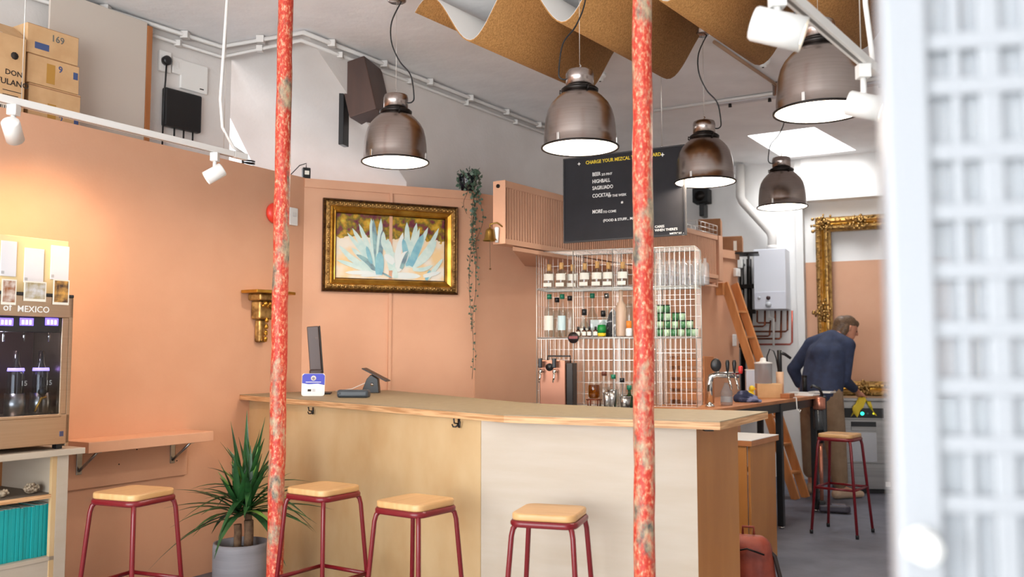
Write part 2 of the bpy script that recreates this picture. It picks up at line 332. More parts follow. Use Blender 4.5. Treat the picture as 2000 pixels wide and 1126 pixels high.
# ================================================================== STOOLS
def rsq(h, r, n=5):
    pts = []
    for k, (sx, sy) in enumerate(((1, 1), (-1, 1), (-1, -1), (1, -1))):
        for i in range(n + 1):
            a = PI / 2 * k + PI / 2 * i / n; pts.append((sx * (h - r) + r * math.cos(a), sy * (h - r) + r * math.sin(a)))
    return pts
def make_stool():
    t = T('bar_stool', '', 'stool')
    o = MB().prism(rsq(.153, .05), .724, .752, smooth=True).build('seat', SEATW, t, .008, seg=3)
    ring = [(x, y, .712) for x, y in rsq(.150, .05)]; MB().tube(ring + [ring[0], ring[1]], .0135, 8).build('seat_frame', REDM, t)
    for sx, sy in ((1, 1), (-1, 1), (-1, -1), (1, -1)):
        p = lambda k, z: (sx * k, sy * k, z)
        lg = MB().tube([p(.105, .712), p(.128, .708), p(.140, .692), p(.146, .665), p(.20, .012)], .0125, 8).build('leg', REDM, t)
        MB().lathe([(.015, 0), (.016, .025), (.013, .03)], p(.2005, 0), 10).build('rubber_foot', BLACK, lg)
    for k in range(4):
        a = Matrix.Rotation(PI / 2 * k, 4, 'Z'); MB().tube([(-.173, -.173, .345), (.173, -.173, .345)], .0095, 8, True, a).build('footrest', REDM, t)
    return t
st0 = make_stool()
for i, (px, py, a, lb) in enumerate(((262, 957, 68, 'red steel bar stool with wooden seat below the peach wall shelf'), (632, 949, 57, 'red steel bar stool with wooden seat right behind the left red pillar'),
        (812, 975, 55, 'red steel bar stool with wooden seat in front of the bar panel joint'), (1074, 995, -17, 'red steel bar stool with wooden seat nearest the right red pillar'), (1640, 846, -40, 'dark red bar stool with wooden seat in the kitchen beside the steel dishwasher'))):
    s = st0 if i == 0 else copy_tree(st0); p = at(px, py, .787); s.scale = (.90 if i in (0, 4) else .87,) * 2 + (1.05,); s.location = (p.x, p.y, 0); s.rotation_euler = (0, 0, math.radians(a)); tag(s, lb, 'stool', 'red wooden-topped bar stools')

# ================================================================== PILLARS
def pillar(px, y, r, lb, lean=0.0):
    p = aty(px, 690, y); t = T('iron_pillar', lb, 'pillar', (p.x, p.y, 0), 0, 'flaking red iron pillars')
    m = MB(); N = 40; pts = []; rr = []
    for i in range(N + 1): z = CEIL * i / N; pts.append((lean * (z - 1.43) + .0015 * math.sin(i * 1.3), .0015 * math.sin(i * 2.1), z)); rr.append(r * (1.06 - .10 * i / N) + .0008 * math.sin(i * 2.7))
    m.tube(pts, rr, 20).build('shaft', POLE, t); MB().lathe([(r * 1.7, 0), (r * 1.7, .02), (r * 1.2, .05), (r, .06)], (lean * -1.43, 0, 0), 20).build('base_collar', POLE, t)
    MB().lathe([(r, -.04), (r * 1.5, -.02), (r * 1.6, 0)], (lean * (CEIL - 1.43), 0, CEIL), 20).build('top_collar', POLE, t)
    return t
pillar(545, 4.5, .0395, 'slim round iron pillar with flaking red paint, left one behind stools'); pillar(1257, 3.3, .0375, 'slim round iron pillar with flaking red paint in front of the menu board', .006)

# ================================================================== PENDANT LAMPS
BULB = mat('warm_bulb', (255, 238, 214), .4, emit=(255, 226, 190), es=7.0)
INNER = mat('lamp_inner_white', (250, 246, 238), .5)
def pendant(px, py, y, lb, bend, cup=True):
    p = aty(px, py, y); t = T('pendant_lamp', lb, 'pendant lamp', p, 0, 'nickel dome pendant lamps')
    out = [(.200, .005), (.192, .018), (.192, .06), (.189, .11), (.183, .16), (.171, .205), (.152, .24), (.124, .272), (.097, .296), (.082, .309)]
    MB().shell(out, n=40).build('shade', NICKEL, t)
    MB().shell([(.207, 0), (.208, .008), (.200, .012), (.196, .006), (.200, 0), (.207, 0)], n=40).build('shade_rim', DARKM, t)
    MB().shell([(max(r - .004, .0), z) for r, z in out] + [(0.0, .30)], n=32).build('reflector', INNER, t)
    MB().lathe([(.082, .300), (.098, .305), (.100, .318), (.088, .328), (.078, .330)], n=32).build('collar', DARKM, t)
    MB().lathe([(.074, .325), (.075, .40), (.070, .418), (.055, .424), (.0, .426)], n=32).build('cap', NICKEL, t)
    for a in (0, 120, 240):
        M = rot('Z', a + 80); MB().bx(-.008, .008, -.197, -.188, .012, .052, M).build('clip', CHROME, t, .002)
        MB().tube([(0, -.088, .312), (0, -.106, .318), (0, -.106, .30), (0, -.092, .296)], .005, 6, True, rot('Z', a + 20)).build('wing_nut', DARKM, t)
    MB().lathe([(.02, .235), (.02, .29)], n=12).build('bulb_socket', WHITEP, t)
    MB().lathe([(.0, .10), (.03, .108), (.052, .14), (.05, .175), (.03, .215), (.02, .235)], n=20).build('bulb', BULB, t)
    MB().tube([(0, 0, .424), (0, 0, .44), (.008, 0, .447), (.0, 0, .455)], .004, 6).build('hook', CHROME, t)
    zc_ = CEIL - p.z
    MB().tube([(0, 0, .45), (0, 0, zc_ - .05)], .0013, 5).build('suspension_wire', WIREM, t)
    s = bend; h = zc_ - .1 - .36
    pts = [(.073 * s, -.01, .37), (.10 * s, -.01, .375), (.112 * s, -.01, .41), (.09 * s, -.01, .36 + h * .28), (.02 * s, 0, .36 + h * .42), (-.03 * s, 0, .36 + h * .6), (-.03 * s, 0, .36 + h * .8), (0.03 * s, 0, zc_ - .1)]
    P = [Vector(q) for q in pts]; sm = []
    for i in range(len(P) - 1):
        a, b, c, d_ = P[max(i - 1, 0)], P[i], P[i + 1], P[min(i + 2, len(P) - 1)]
        for k in range(6):
            x = k / 6; sm.append(.5 * ((2 * b) + (c - a) * x + (2 * a - 5 * b + 4 * c - d_) * x * x + (3 * b - a - 3 * c + d_) * x ** 3))
    MB().tube(sm + [P[-1]], .0045, 6).build('flex_cable', BLACK, t)
    MB().lathe([(.05, zc_ - .105), (.058, zc_ - .1), (.058, zc_ - .012), (.064, zc_ - .008), (.064, zc_)], n=28).build('ceiling_cup', NICKEL, t)
    l = bpy.data.lights.new('pendant_light', 'POINT'); l.energy = 20; l.color = (1.0, .90, .78); l.shadow_soft_size = .055
    lo = bpy.data.objects.new('pendant_light', l); COL.objects.link(lo); lo.parent = t; lo.location = (0, 0, .06)
    return t
pendant(772, 318, 5.36, 'brushed nickel dome pendant lamp above the framed agave painting', 1)
pendant(1133, 290, 4.66, 'brushed nickel dome pendant lamp hanging left of the right red pillar', -1)
pendant(1377, 357, 5.94, 'brushed nickel dome pendant lamp overlapping the menu board corner', 1)
pendant(1528, 405, 7.36, 'smallest, farthest brushed nickel dome pendant lamp below the skylight', -1)
pendant(1602, 220, 3.96, 'largest, nearest brushed nickel dome pendant lamp beside white track light', -1)

# ================================================================== CORK WAVE
cw = T('cork_ceiling_wave', 'wavy brown cork sheet with white back hung under the ceiling', 'ceiling panel', (0, 5, 3.28))
def wave(off, tz, m, name):
    mb = MB(); vs = []; fs = []; n = 130; k0, k1 = -.66, 5.4
    nr = Vector((.0, 0, 1))
    for i in range(n + 1):
        k = k0 + (k1 - k0) * i / n; z = 3.495 - .165 * math.cos(2 * PI * k)
        dz = .165 * 2 * PI * math.sin(2 * PI * k); nn = Vector((-dz / .64, 0, 1)).normalized() * off
        b = Vector((-.25 + .548 * k, 5.31 - .30 * k, z)) + Vector((.877 * nn.x, -.48 * nn.x, nn.z))
        for v in (0, 1): vs.append(b + Vector((.60, .80, 0)) * v * 1.32)
    for i in range(n): fs.append((2 * i, 2 * i + 1, 2 * i + 3, 2 * i + 2))
    return vs, fs
lo_v, wf = wave(0, 0, None, ''); up_v, _ = wave(.010, 0, None, ''); mid_v, _ = wave(.007, 0, None, '')
def slab(a, b, name, m):
    n = len(a); mb = MB(); mb.add(a, wf, True); mb.add(b, wf, True)
    for s in (0, 1): mb.add(a + b, [(i, i + 2, n + i + 2, n + i) for i in range(s, n - 2, 2)], False)
    mb.add(a + b, [(0, 1, n + 1, n), (n - 2, n - 1, 2 * n - 1, 2 * n - 2)], False)
    return wp(mb.build(name, m, cw))
slab(lo_v, mid_v, 'cork_face', CORK); slab(mid_v, up_v, 'white_backing', FELT)

# ================================================================== TRACK LIGHTS
LENS = mat('spot_lens', (255, 246, 232), .4, emit=(255, 236, 205), es=6.0)
def spot_head(name_lb, pos, aim, drop, power, group, color, r=.04, ln=.11, size=70):
    t = T('track_spotlight', name_lb, 'spotlight', pos, 0, group)
    MB().bx(-.022, .022, -.022, .022, -.05, .0).build('adapter', WHITEP, t, .003)
    MB().tube([(0, 0, -.05), (0, 0, -drop)], .011, 8).build('stem', WHITEP, t)
    dv = Vector(aim).normalized(); q = dv.to_track_quat('Z', 'Y').to_matrix().to_4x4(); M = tr(0, 0, -drop - .012) @ q
    MB().lathe([(r * .9, -ln * .5), (r, -ln * .45), (r, ln * .5), (r * .88, ln * .5), (r * .85, ln * .44)], (0, 0, 0), 24, M).build('barrel', WHITEP, t)
    MB().lathe([(0, ln * .46), (r * .86, ln * .46)], (0, 0, 0), 20, M).build('lens', LENS, t)
    l = bpy.data.lights.new('spot', 'SPOT'); l.energy = power; l.color = color; l.spot_size = math.radians(size); l.spot_blend = 1.0; l.shadow_soft_size = .03
    lo = bpy.data.objects.new('spot', l); COL.objects.link(lo); lo.parent = t; lo.location = M @ Vector((0, 0, ln * .6)); lo.rotation_euler = (-dv).to_track_quat('Z', 'Y').to_euler()
    return t
def track(lb, a, b, wires, cable_pts):
    a = Vector(a); b = Vector(b); t = T('light_track', lb, 'light track', a)
    dd = b - a; L = dd.length; M = (dd.normalized()).to_track_quat('X', 'Z').to_matrix().to_4x4()
    MB().bx(0, L, -.018, .018, 0, .034, M).build('rail', WHITEP, t, .003); MB().bx(0, L, -.006, .006, -.0005, .004, M).build('groove', mat('track_groove', (120, 116, 112), .5), t)
    MB().bx(L, L + .10, -.018, .018, -.002, .036, M).build('end_feed', WHITEP, t, .003)
    for w in wires: q = dd * w; MB().tube([q + Vector((0, 0, .03)), (q.x, q.y, CEIL - a.z)], .002, 5).build('suspension_wire', WIREM, t)
    if cable_pts: MB().tube([Vector(c) - a for c in cable_pts], .0095, 8).build('power_cable', WHITEP, t)
    return t
OFF = -.7
def lwpt(px, py, off): u, z = LW.px(px, py, off); return LW.w(u, off, z)
ta = lwpt(0, 203, OFF); tb = lwpt(455, 303, OFF); tb.z = ta.z = (ta.z + tb.z) / 2; dd = (tb - ta)
ta2 = ta - dd * .45
cb0 = tb + dd.normalized() * .09 + Vector((0, 0, .03)); ce = lwpt(431, 0, OFF)
cpts = [cb0, tb + Vector((0, 0, .06)), tb - dd * .06 + Vector((0, 0, .16)), tb - dd * .075 + Vector((0, 0, .32)), tb - dd * .06 + Vector((0, 0, .7)), tb - dd * .045 + Vector((0, 0, CEIL - tb.z))]
track('long white light track hanging along the left peach wall', ta2, tb, [.36, .965], cpts)
sp1 = lwpt(27, 205, OFF); sp1.z = ta.z
sp2 = lwpt(420, 295, OFF); sp2.z = ta.z
WARM = (1.0, .60, .28)
spot_head('white cylindrical spotlight at left end of track above the bronze dispenser', sp1, LW.w(LW.px(120, 540)[0], 0, LW.px(120, 540)[1]) - sp1, .11, 46, 'spotlights on the left track', WARM, size=95)
spot_head('white cylindrical spotlight near the right end of left wall track', sp2, (-.62, -.25, -.45), .11, 12, 'spotlights on the left track', (1, .78, .52), size=95)
# right track, nearer to the camera
ra = aty(1560, -17, 2.65); rb = aty(1692, 132, 3.2); ra.z = rb.z
rdir = rb - ra
track('white light track in the upper right corner before the big lamp', ra - rdir * .8, rb, [.3, .95], [rb + rdir.normalized() * .09 + Vector((0, 0, .02)), rb + rdir * .1 + Vector((0, 0, .1)), rb + rdir * .02 + Vector((0, 0, .24)), rb - rdir * .02 + Vector((0, 0, .5)), rb + Vector((0, 0, CEIL - rb.z))])
spot_head('lit white spotlight hanging at end of right track before large lamp', rb - rdir * .06, (.75, -.35, -.28), .14, 3, 'spotlights on the right track', (1, .9, .75), r=.045, ln=.12)
spot_head('white spotlight cut by the top edge on the right track', ra - rdir * .26, (.80, -.25, -.30), .10, 3, 'spotlights on the right track', (1, .9, .75), r=.05, ln=.15)

# ================================================================== LEFT WALL: dispenser on shelf unit, wall shelf
MO = -.62
def mpx(px, py, off=MO): return LW.px(px, py, off)
um, _ = mpx(140, 700); mx0 = um - 1.1; zt = mpx(60, 577)[1]; zb = mpx(60, 877)[1]
disp = T('drinks_dispenser', 'bronze steel dispenser cabinet with glass front on the plywood unit', 'dispenser', LW.w(um, MO, zb), LW.rz)
H = zt - zb; W = 1.1; zl = lambda py, px=60: mpx(px, py)[1] - zb
zwt = zl(618); zdb = zl(648); zwb = zl(812)
box('body_back', DARKM, disp, -W, 0, .42, .44, 0, H); box('body_side', BRONZE, disp, -.02, 0, 0, .44, 0, H); box('body_side', BRONZE, disp, -W, -W + .02, 0, .44, 0, H)
box('top_panel', BRONZE, disp, -W, 0, 0, .42, zwt, H); box('base_panel', BRONZE, disp, -W, 0, 0, .42, .012, zwb, .004)
box('door_jamb', BRONZE, disp, -.055, -.02, 0, .03, zwb, zwt); box('top_lip', BLACK, disp, -W, 0, -.003, .40, H, H + .015)
box('display_bar', BLACK, disp, -W + .02, -.055, .01, .05, zdb, zwt)
box('inner_wall', mat('plum_panel', (70, 46, 44), .35), disp, -W + .02, -.02, .30, .31, zwb, zdb + .01)
MB().bx(-W + .02, -.055, .012, .016, zwb, zdb).build('glass_door', glassmat('door_glass', (225, 228, 232), .5), disp)
box('sill', BRONZE, disp, -W, -.05, -.012, .02, zwb - .012, zwb + .004)
box('foot', BLACK, disp, -.05, -.02, .02, .06, -.012, .012); box('foot', BLACK, disp, -W + .02, -W + .05, .02, .06, -.012, .012)
box('brand_badge', mat('badge_blue', (84, 88, 120), .3, .6), disp, -.05, -.03, -.003, 0, .05, .075, .001)
SCRN = mat('violet_screen', (120, 90, 255), .3, emit=(112, 96, 255), es=1.6); SCRD = mat('screen_digits', (230, 225, 255), .4, emit=(215, 205, 255), es=2)
PURP = mat('violet_led', (180, 160, 255), .3, emit=(150, 130, 255), es=3)
for i, px in enumerate((14, 54, 103)):
    u, z = mpx(px, 628); u -= um; z -= zb
    sc = box('price_display', SCRN, disp, u - .033, u + .033, .006, .01, z - .018, z + .018, .001)
    for k in range(3): MB().bx(u - .024 + k * .018, u - .014 + k * .018, .0045, .006, z - .012, z + .008).build('digit', SCRD, sc)
    MB().tube([(u + .02, .06, zdb + .01), (u + .02, .06, zdb - .045)], .005, 6).build('nozzle', CHROME, disp)
bprof = [(.0, 0), (.036, .0), (.0375, .006), (.0375, .19), (.034, .215), (.02, .245), (.0145, .262), (.0135, .32), (.0, .322)]
WINEB = mat('dark_bottle', (52, 40, 40), .12, coat=.6)
for i, px in enumerate((28, 77)):
    u, z = mpx(px, 800, MO + .12); p = LW.w(u, MO + .12, zb + zwb + .012)
    MB().lathe([(r, z_ * .93) for r, z_ in bprof], n=24).build('glass_body', WINEB, tmp := T('dispenser_bottle', 'dark bottle behind dispenser glass, %s' % ('under the middle price display' if i == 0 else 'under the right price display'), 'bottle', p, LW.rz, 'bottles inside the dispenser'))
    MB().lathe([(.034, .205), (.0385, .20), (.036, .215)], n=20).build('glow_ring', PURP, tmp)
    sl = MB().lathe([(.046, 0), (.046, .105), (.042, .105), (.042, .01), (0, .01)], n=24).build('cooling_sleeve', STEEL, disp); sl.location = (u - um, .12, zwb)
    text('15', .034, LABEL, tmp, (.002, -.0405, .13), ext=.0004)
    MB().bx(-.016, -.012, -.0385, -.037, .09, .2).build('label_strip', mat('grey_label', (120, 118, 120), .5), tmp)
ll = bpy.data.lights.new('dispenser_fill', 'POINT'); ll.energy = 1.2; ll.color = (.9, .85, 1); ll.shadow_soft_size = .03; lo_ = bpy.data.objects.new('dispenser_fill', ll); COL.objects.link(lo_); lo_.parent = disp; lo_.location = (-.3, .10, zdb - .03)  # added fill light to brighten the bottles; no fitting modelled
bl = T('bottle_lever', 'black tap with brass lever inside the dispenser right corner', 'tap', LW.w(mpx(100, 740)[0], MO + .08, zb + zwb + .01), LW.rz)
MB().tube([(0, 0, 0), (0, 0, .17)], .008, 8).build('column', BLACK, bl); MB().ball((0, -.01, .10), .02).build('knob', BLACK, bl); MB().tube([(-.035, -.01, .005), (-.005, -.012, .07), (.018, -.012, .075)], .006, 6).build('lever', GOLDB, bl)
text('of', .05, WHITEP, disp, (mpx(5, 608)[0] - um, -.002, zl(608)), ext=.0004); text('MEXICO', .042, WHITEP, disp, (mpx(33, 608)[0] - um, -.002, zl(608, 33)), ext=.0004)
# board with cards and photos behind the dispenser top
bz0, bz1 = zt + .01, mpx(120, 470)[1]
nb = T('card_board', 'cream display board with three white cards on top of the dispenser', 'board', LW.w(um - .0, MO + .06, zt + .018), LW.rz)
box('board', mat('cream_board', (240, 214, 160), .6), nb, -1.1, .0, 0, .012, 0, bz1 - bz0, .003)
PHO = [mat('photo_a', (214, 200, 190), .4, c2=(150, 92, 52), ns=34), mat('photo_b', (206, 204, 204), .4, c2=(168, 150, 110), ns=30), mat('photo_c', (214, 160, 80), .4, c2=(70, 48, 40), ns=28)]
for i, (x0, x1, y0, y1) in enumerate(((0, 34, 472, 538), (46, 87, 487, 551), (98, 136, 482, 545))):
    o = MO + .055; ua, za = mpx(x0, y1, o); ub, zb_ = mpx(x1, y0, o)
    MB().bx(ua - um, ub - um, -.006, -.001, za - zt - .018, zb_ - zt - .018).build('white_card', mat('card_white', (232, 230, 234), .5), nb, .002)
    MB().bx(ua - um + .004, ua - um + .018, -.0065, -.006, za - zt - .008, za - zt + .006).build('print', mat('pale_ink', (190, 188, 190), .6), nb)
for i, (x0, x1, y0, y1, lb) in enumerate(((2, 33, 546, 594, 'small photo print with brown figures at the left of dispenser top'), (46, 91, 551, 587, 'small landscape photo print stuck on middle of dispenser top'), (103, 136, 547, 594, 'small orange-brown photo print at right corner of dispenser top'))):
    o = MO - .006; ua, za = mpx(x0, y1, o); ub, zb_ = mpx(x1, y0, o)
    t = T('photo_print', lb, 'photo', LW.w(ua, o, za), LW.rz, 'photo prints on the dispenser'); w = ub - ua; h = zb_ - za
    MB().bx(0, w, 0, .002, 0, h).build('white_border', LABEL, t); MB().bx(.006, w - .006, -.0006, 0, .012, h - .006).build('picture', PHO[i], t)
# plywood unit
uu, _ = mpx(131, 1000); zs_t = mpx(140, 884)[1]; un = T('plywood_shelf_unit', 'open birch plywood shelf unit carrying the dispenser', 'shelf unit', LW.w(uu, MO, 0), LW.rz)
ut = mpx(160, 880)[0] - uu
box('top_board', PLYW, un, -1.4, ut, -.03, .55, zb - .042, zb - .012); 
box('side_panel', PLYW, un, -.06, 0, 0, .5, 0, zb - .042, .002); box('side_panel', PLYW, un, -1.4, -1.34, 0, .5, 0, zb - .042, .002)
box('side_lip', PLY, un, -.085, -.06, 0, .02, 0, zb - .042, .001)
box('back_panel', WOODO, un, -1.34, -.06, .48, .5, 0, zb - .042, 0)
zm = mpx(60, 970)[1]; zl_ = mpx(60, 1093)[1]
box('shelf', mat('shelf_dark', (112, 98, 84), .6), un, -1.34, -.06, .012, .48, zm - .018, zm, 0); box('shelf_edge', PLYEDGE, un, -1.34, -.085, 0, .012, zm - .019, zm + .001, .001)
box('shelf', PLYW, un, -1.34, -.06, .0, .48, zl_ - .02, zl_, .001); box('lower_front', PLYW, un, -1.34, -.06, .005, .02, 0, zl_ - .02, .001)
# teal books
ub1 = mpx(107, 1000)[0]; tw = .0185
for i in range(17):
    w = .0165 + random.random() * .003; x = ub1 - .004 - i * tw - w; h = zm - .018 - zl_ - .03 - random.random() * .006
    b = T('teal_book', 'thin teal book on lower plywood shelf, %s from the right' % ORD[i], 'book', LW.w(x, MO + .03 + random.random() * .006, zl_), LW.rz, 'teal books on the plywood unit')
    box('cover', TEAL, b, 0, w, 0, .15, 0, h, .0015); MB().bx(.002, w - .002, .004, .1505, h - .0005, h + .001).build('pages', LABEL, b)
def shells(px, py, r, n, lb, seed):
    random.seed(seed); u, z = mpx(px, py, MO + .10); t = T('shell_ornament', lb, 'ornament', LW.w(u, MO + .1, zm), LW.rz, 'shell ornaments on the shelf')
    m = mat('shell_beige', (196, 176, 150), .4, c2=(110, 92, 74), ns=50)
    MB().ball((0, 0, r * .6), (r * .95, r * .8, r * .6), 12, 8).build('core', m, t)
    k = MB()
    for i in range(n):
        a = random.random() * 2 * PI; e = random.random() * 1.4; q = (r * math.cos(a) * math.cos(e) * .95, r * math.sin(a) * math.cos(e) * .8, r * .6 + r * .6 * math.sin(e) * (1 if random.random() > .3 else -.6))
        k.ball(q, r * (.16 + .14 * random.random()), 7, 5)
    k.build('shell_cluster', m, t)['kind'] = 'stuff'; random.seed(11)
shells(61, 955, .036, 46, 'grey-beige cluster of small shells on upper plywood shelf', 3); shells(3, 962, .03, 14, 'pale shell at the left edge of upper plywood shelf', 4)
# peach wall shelf
us1, zsf = LW.px(365, 838); us0 = LW.px(120, 856)[0]
sh = T('peach_shelf', 'thick peach wall shelf on steel brackets beside the dispenser', 'shelf', LW.w(us1, 0, zsf), LW.rz)
Ls = us1 - us0
box('shelf_board', PEACH, sh, -Ls, 0, -.255, -.0, -.06, 0); zbk = LW.px(300, 915)[1] - zsf
box('back_board', PEACH, sh, -Ls, LW.px(362, 880)[0] - us1, -.022, 0, zbk - .06, -.06)
for px in (332, 150):
    ub_ = LW.px(px, 880)[0] - us1
    br = box('bracket', STEEL, sh, ub_ - .017, ub_ + .017, -.03, -.022, -.2, -.062, .002)
    MB().tube([(ub_, -.028, -.18), (ub_, -.10, -.13), (ub_, -.19, -.066)], .008, 6).build('brace', STEEL, br); MB().bx(ub_ - .015, ub_ + .015, -.21, -.022, -.068, -.061).build('arm', STEEL, br)
for px, py in ((232, 906), (267, 877), (345, 899)):
    u, z = LW.px(px, py, -.022); MB().lathe([(0, 0), (.004, 0), (.004, .002)], (0, 0, 0), 8, tr(u - us1, -.0235, z - zsf) @ rot('X', 90)).build('screw', DARKM, sh)

# ================================================================== ON THE LEDGE ABOVE
def ledge_box(px0, px1, py0, py1, off, lb, depth, m=CARD, zb_=2.50, name='cardboard_box', grp='cardboard boxes on the ledge'):
    u0, _ = LW.px(px0, (py0 + py1) / 2, off); u1, _ = LW.px(px1, (py0 + py1) / 2, off); z1 = LW.px((px0 + px1) / 2, py0, off)[1]; z0 = max(zb_, LW.px((px0 + px1) / 2, py1, off)[1]) if py1 < 240 else zb_
    t = T(name, lb, 'box', LW.w(u0, off, z0), LW.rz, grp); w = u1 - u0; h = z1 - z0
    box('carton', m, t, 0, w, 0, depth, 0, h, .004)
    return t, w, h
t, w, h = ledge_box(-70, 48, 58, 300, .14, 'large open cardboard box printed with a maguey crest and barcode', .32)
MB().add([(0, 0, h), (w, 0, h), (w * .97, .12, h + .09), (w * .1, .12, h + .09)], [(0, 1, 2, 3)]).build('flap', CARD, t)
text('DON', .042, INKD, t, (w * .80, -.001, h * .68), align='CENTER'); text('TULANO', .046, INKD, t, (w * .78, -.001, h * .60), align='CENTER')
MB().lathe([(0, 0), (.022, 0), (.022, .001)], (0, 0, 0), 9, tr(w * .8, -.0015, h * .84) @ rot('X', 90)).build('crest', INKD, t)
MB().bx(w * .5, w * .95, -.0015, 0, h * .36, h * .44).build('barcode_label', LABEL, t)
for k in range(12): MB().bx(w * .52 + k * w * .034, w * .52 + k * w * .034 + .003 + (k % 3) * .0015, -.002, -.0015, h * .37, h * .43).build('bar', INKD, t)
for k in range(3): MB().bx(w * .62, w * (.95 - .06 * (k % 2)), -.001, 0, h * (.55 - .035 * k), h * (.55 - .035 * k) + .004).build('small_print', INKD, t)
for i, (y0, y1, nm) in enumerate(((58, 115, 'top'), (116, 172, 'middle'), (173, 300, 'bottom'))):
    t, w, h = ledge_box(52 + i, 154 + i, y0, y1, .16 + .005 * i, '%s cardboard carton with blue print in the stack of three' % nm, .26)
    if i == 0: text('169', .055, mat('grey_ink', (110, 110, 104), .8), t, (w * .45, -.001, h * .6)); MB().bx(w * .15, w * .42, -.001, 0, h * .2, h * .42).build('printed_patch', INKB, t)
    else:
        MB().bx(w * .36, w * .52, -.001, 0, h * .12, h * .8).build('tape_print', mat('ochre_print', (184, 136, 60), .7), t); text('9' if i == 1 else '2', .055, INKB, t, (w * .58, -.001, h * .6)); MB().bx(w * .88, w * .97, -.001, 0, h * .5, h * .75).build('printed_patch', INKB, t)
    MB().bx(w * .0, w, -.0008, 0, h * .975, h * .985).build('tape_line', CARDD, t)
# leaning white board
bo = .36; u0, z0 = LW.px(98, 20, bo); u1, z1 = LW.px(288, 44, bo)
t = T('white_board_panel', 'large blank white board standing on ledge behind the cartons', 'board', LW.w(u0, bo, 2.50), LW.rz)
box('panel', mat('board_offwhite', (208, 196, 184), .7), t, 0, u1 - u0, 0, .018, 0, z1 - 2.50, .002); box('timber_edge', WOODO, t, u1 - u0 + .001, u1 - u0 + .04, -.005, .03, 0, z1 - 2.50 - .02, .002)
# alcove wall electrics
AWd = (C1 - AL).normalized(); AW = Frame((AL.x, AL.y), (AWd.x, AWd.y))
def awbox(x0, x1, y0, y1, th, m, name, lb, cat, bev=.006):
    ua, za = AW.px(x0, y1, -.005); ub, zb_ = AW.px(x1, y0, -.005); t = T(name, lb, cat, AW.w(ua, -.002, za), AW.rz); o = box('casing', m, t, 0, ub - ua, -th, 0, 0, zb_ - za, bev); return t, ub - ua, zb_ - za
t, w, h = awbox(314, 388, 190, 246, .05, BLACK, 'router_box', 'black router box on the white wall above left partition', 'router', .012)
for k in range(3): MB().tube([(w * (.3 + .25 * k), -.03, 0), (w * (.3 + .25 * k), -.03, -.06)], .006, 6).build('cable_plug', BLACKM, t)
t, w, h = awbox(350, 404, 132, 172, .02, WHITEP, 'fuse_cover', 'white rectangular cover plate on wall above the black router', 'wall box'); box('marking', INKD, t, w * .7, w * .85, -.0215, -.02, h * .12, h * .16, 0)
t, w, h = awbox(308, 332, 104, 138, .025, WHITEP, 'power_socket', 'white wall socket with black round plug high on left', 'socket'); pl = MB().lathe([(0, 0), (.032, 0), (.034, .03), (.02, .04), (0, .04)], (0, 0, 0), 14, tr(w * .45, -.028, h * .5) @ rot('X', 90)).build('plug', BLACK, t)
MB().tube([(w * .45, -.045, h * .5), (w * .42, -.04, h * .5 - .15), (w * .4, -.03, h * .5 - .25), (w * .38, -.03, h * .5 - .62)], .006, 6).build('cable', BLACK, t)
t, w, h = awbox(334, 354, 116, 142, .02, WHITEP, 'switch_plate', 'small white switch plate beside the plugged wall socket', 'switch'); box('rocker', WHITEP, t, w * .35, w * .65, -.024, -.02, h * .3, h * .7, .001)
# charger and cable on partition corner
def on_top(fr, px, py, off, z): r = fr.px(px, py, off); return fr.w(r[0], off, z)
p = on_top(PW, 598, 330, .03, 2.748); t = T('power_adapter', 'small black plug adapter standing on partition top corner', 'adapter', p, PW.rz)
box('block', BLACK, t, -.03, .03, -.025, .025, 0.0, .085, .006); MB().tube([(0, 0, .085), (0, 0, .12), (-.05, 0, .10), (-.11, 0, .03), (-.14, 0, .008)], .004, 6).build('cable', BLACK, t); box('label', LABEL, t, -.015, .018, -.0265, -.025, .03, .06, 0)
p = on_top(LW, 485, 318, .04, 2.752); t = T('cable_coil', 'black cable coil lying on the left partition top', 'cable', p, LW.rz)
MB().tube([(.05 * math.cos(a * .5), .03 * math.sin(a * .5), .008 + a * .0012) for a in range(26)], .006, 6).build('loops', BLACK, t)

# ================================================================== PAINTING WALL
u0, z1 = PW.px(630, 388); u1, z0 = PW.px(891, 574); z1 = 2.605; z0 = 1.898
pt = T('agave_painting', 'painting of pale blue agaves in an ornate gilded frame', 'painting', PW.w(u0, -.004, z0), PW.rz)
w = u1 - u0; h = z1 - z0
MB().ring(0, w, 0, h, [(0, 0), (0, -.03), (.012, -.045), (.02, -.04)]).build('outer_moulding', GOLDK, pt)
MB().ring(0, w, 0, h, [(.02, -.040), (.034, -.052), (.05, -.05), (.058, -.040)]).build('carved_moulding', GOLD, pt)
MB().ring(0, w, 0, h, [(.058, -.040), (.064, -.044), (.088, -.030), (.092, -.032), (.098, -.022), (.102, -.012)]).build('inner_moulding', GOLDB, pt)
MB().ring(0, w, 0, h, [(.102, -.012), (.106, -.013), (.108, -.006)]).build('slip', GOLDK, pt)
cv = MB()
def carve(mb, a, b, r, n, jit=.3):
    a = Vector(a); b = Vector(b)
    for i in range(n):
        q = a.lerp(b, (i + .5) / n); s = r * (.8 + .5 * abs(math.sin(i * 1.7))); mb.ball((q.x, q.y - s * .3, q.z + (s * .4 if i % 2 else -s * .4)), (s, s * .8, s), 6, 4)
e = .038
for a, b, n in (((e, -.05, e), (w - e, -.05, e), 64), ((e, -.05, h - e), (w - e, -.05, h - e), 64), ((e, -.05, e), (e, -.05, h - e), 42), ((w - e, -.05, e), (w - e, -.05, h - e), 42)): carve(cv, a, b, .0085, n)
cv.build('carving', GOLD, pt)['kind'] = 'stuff'
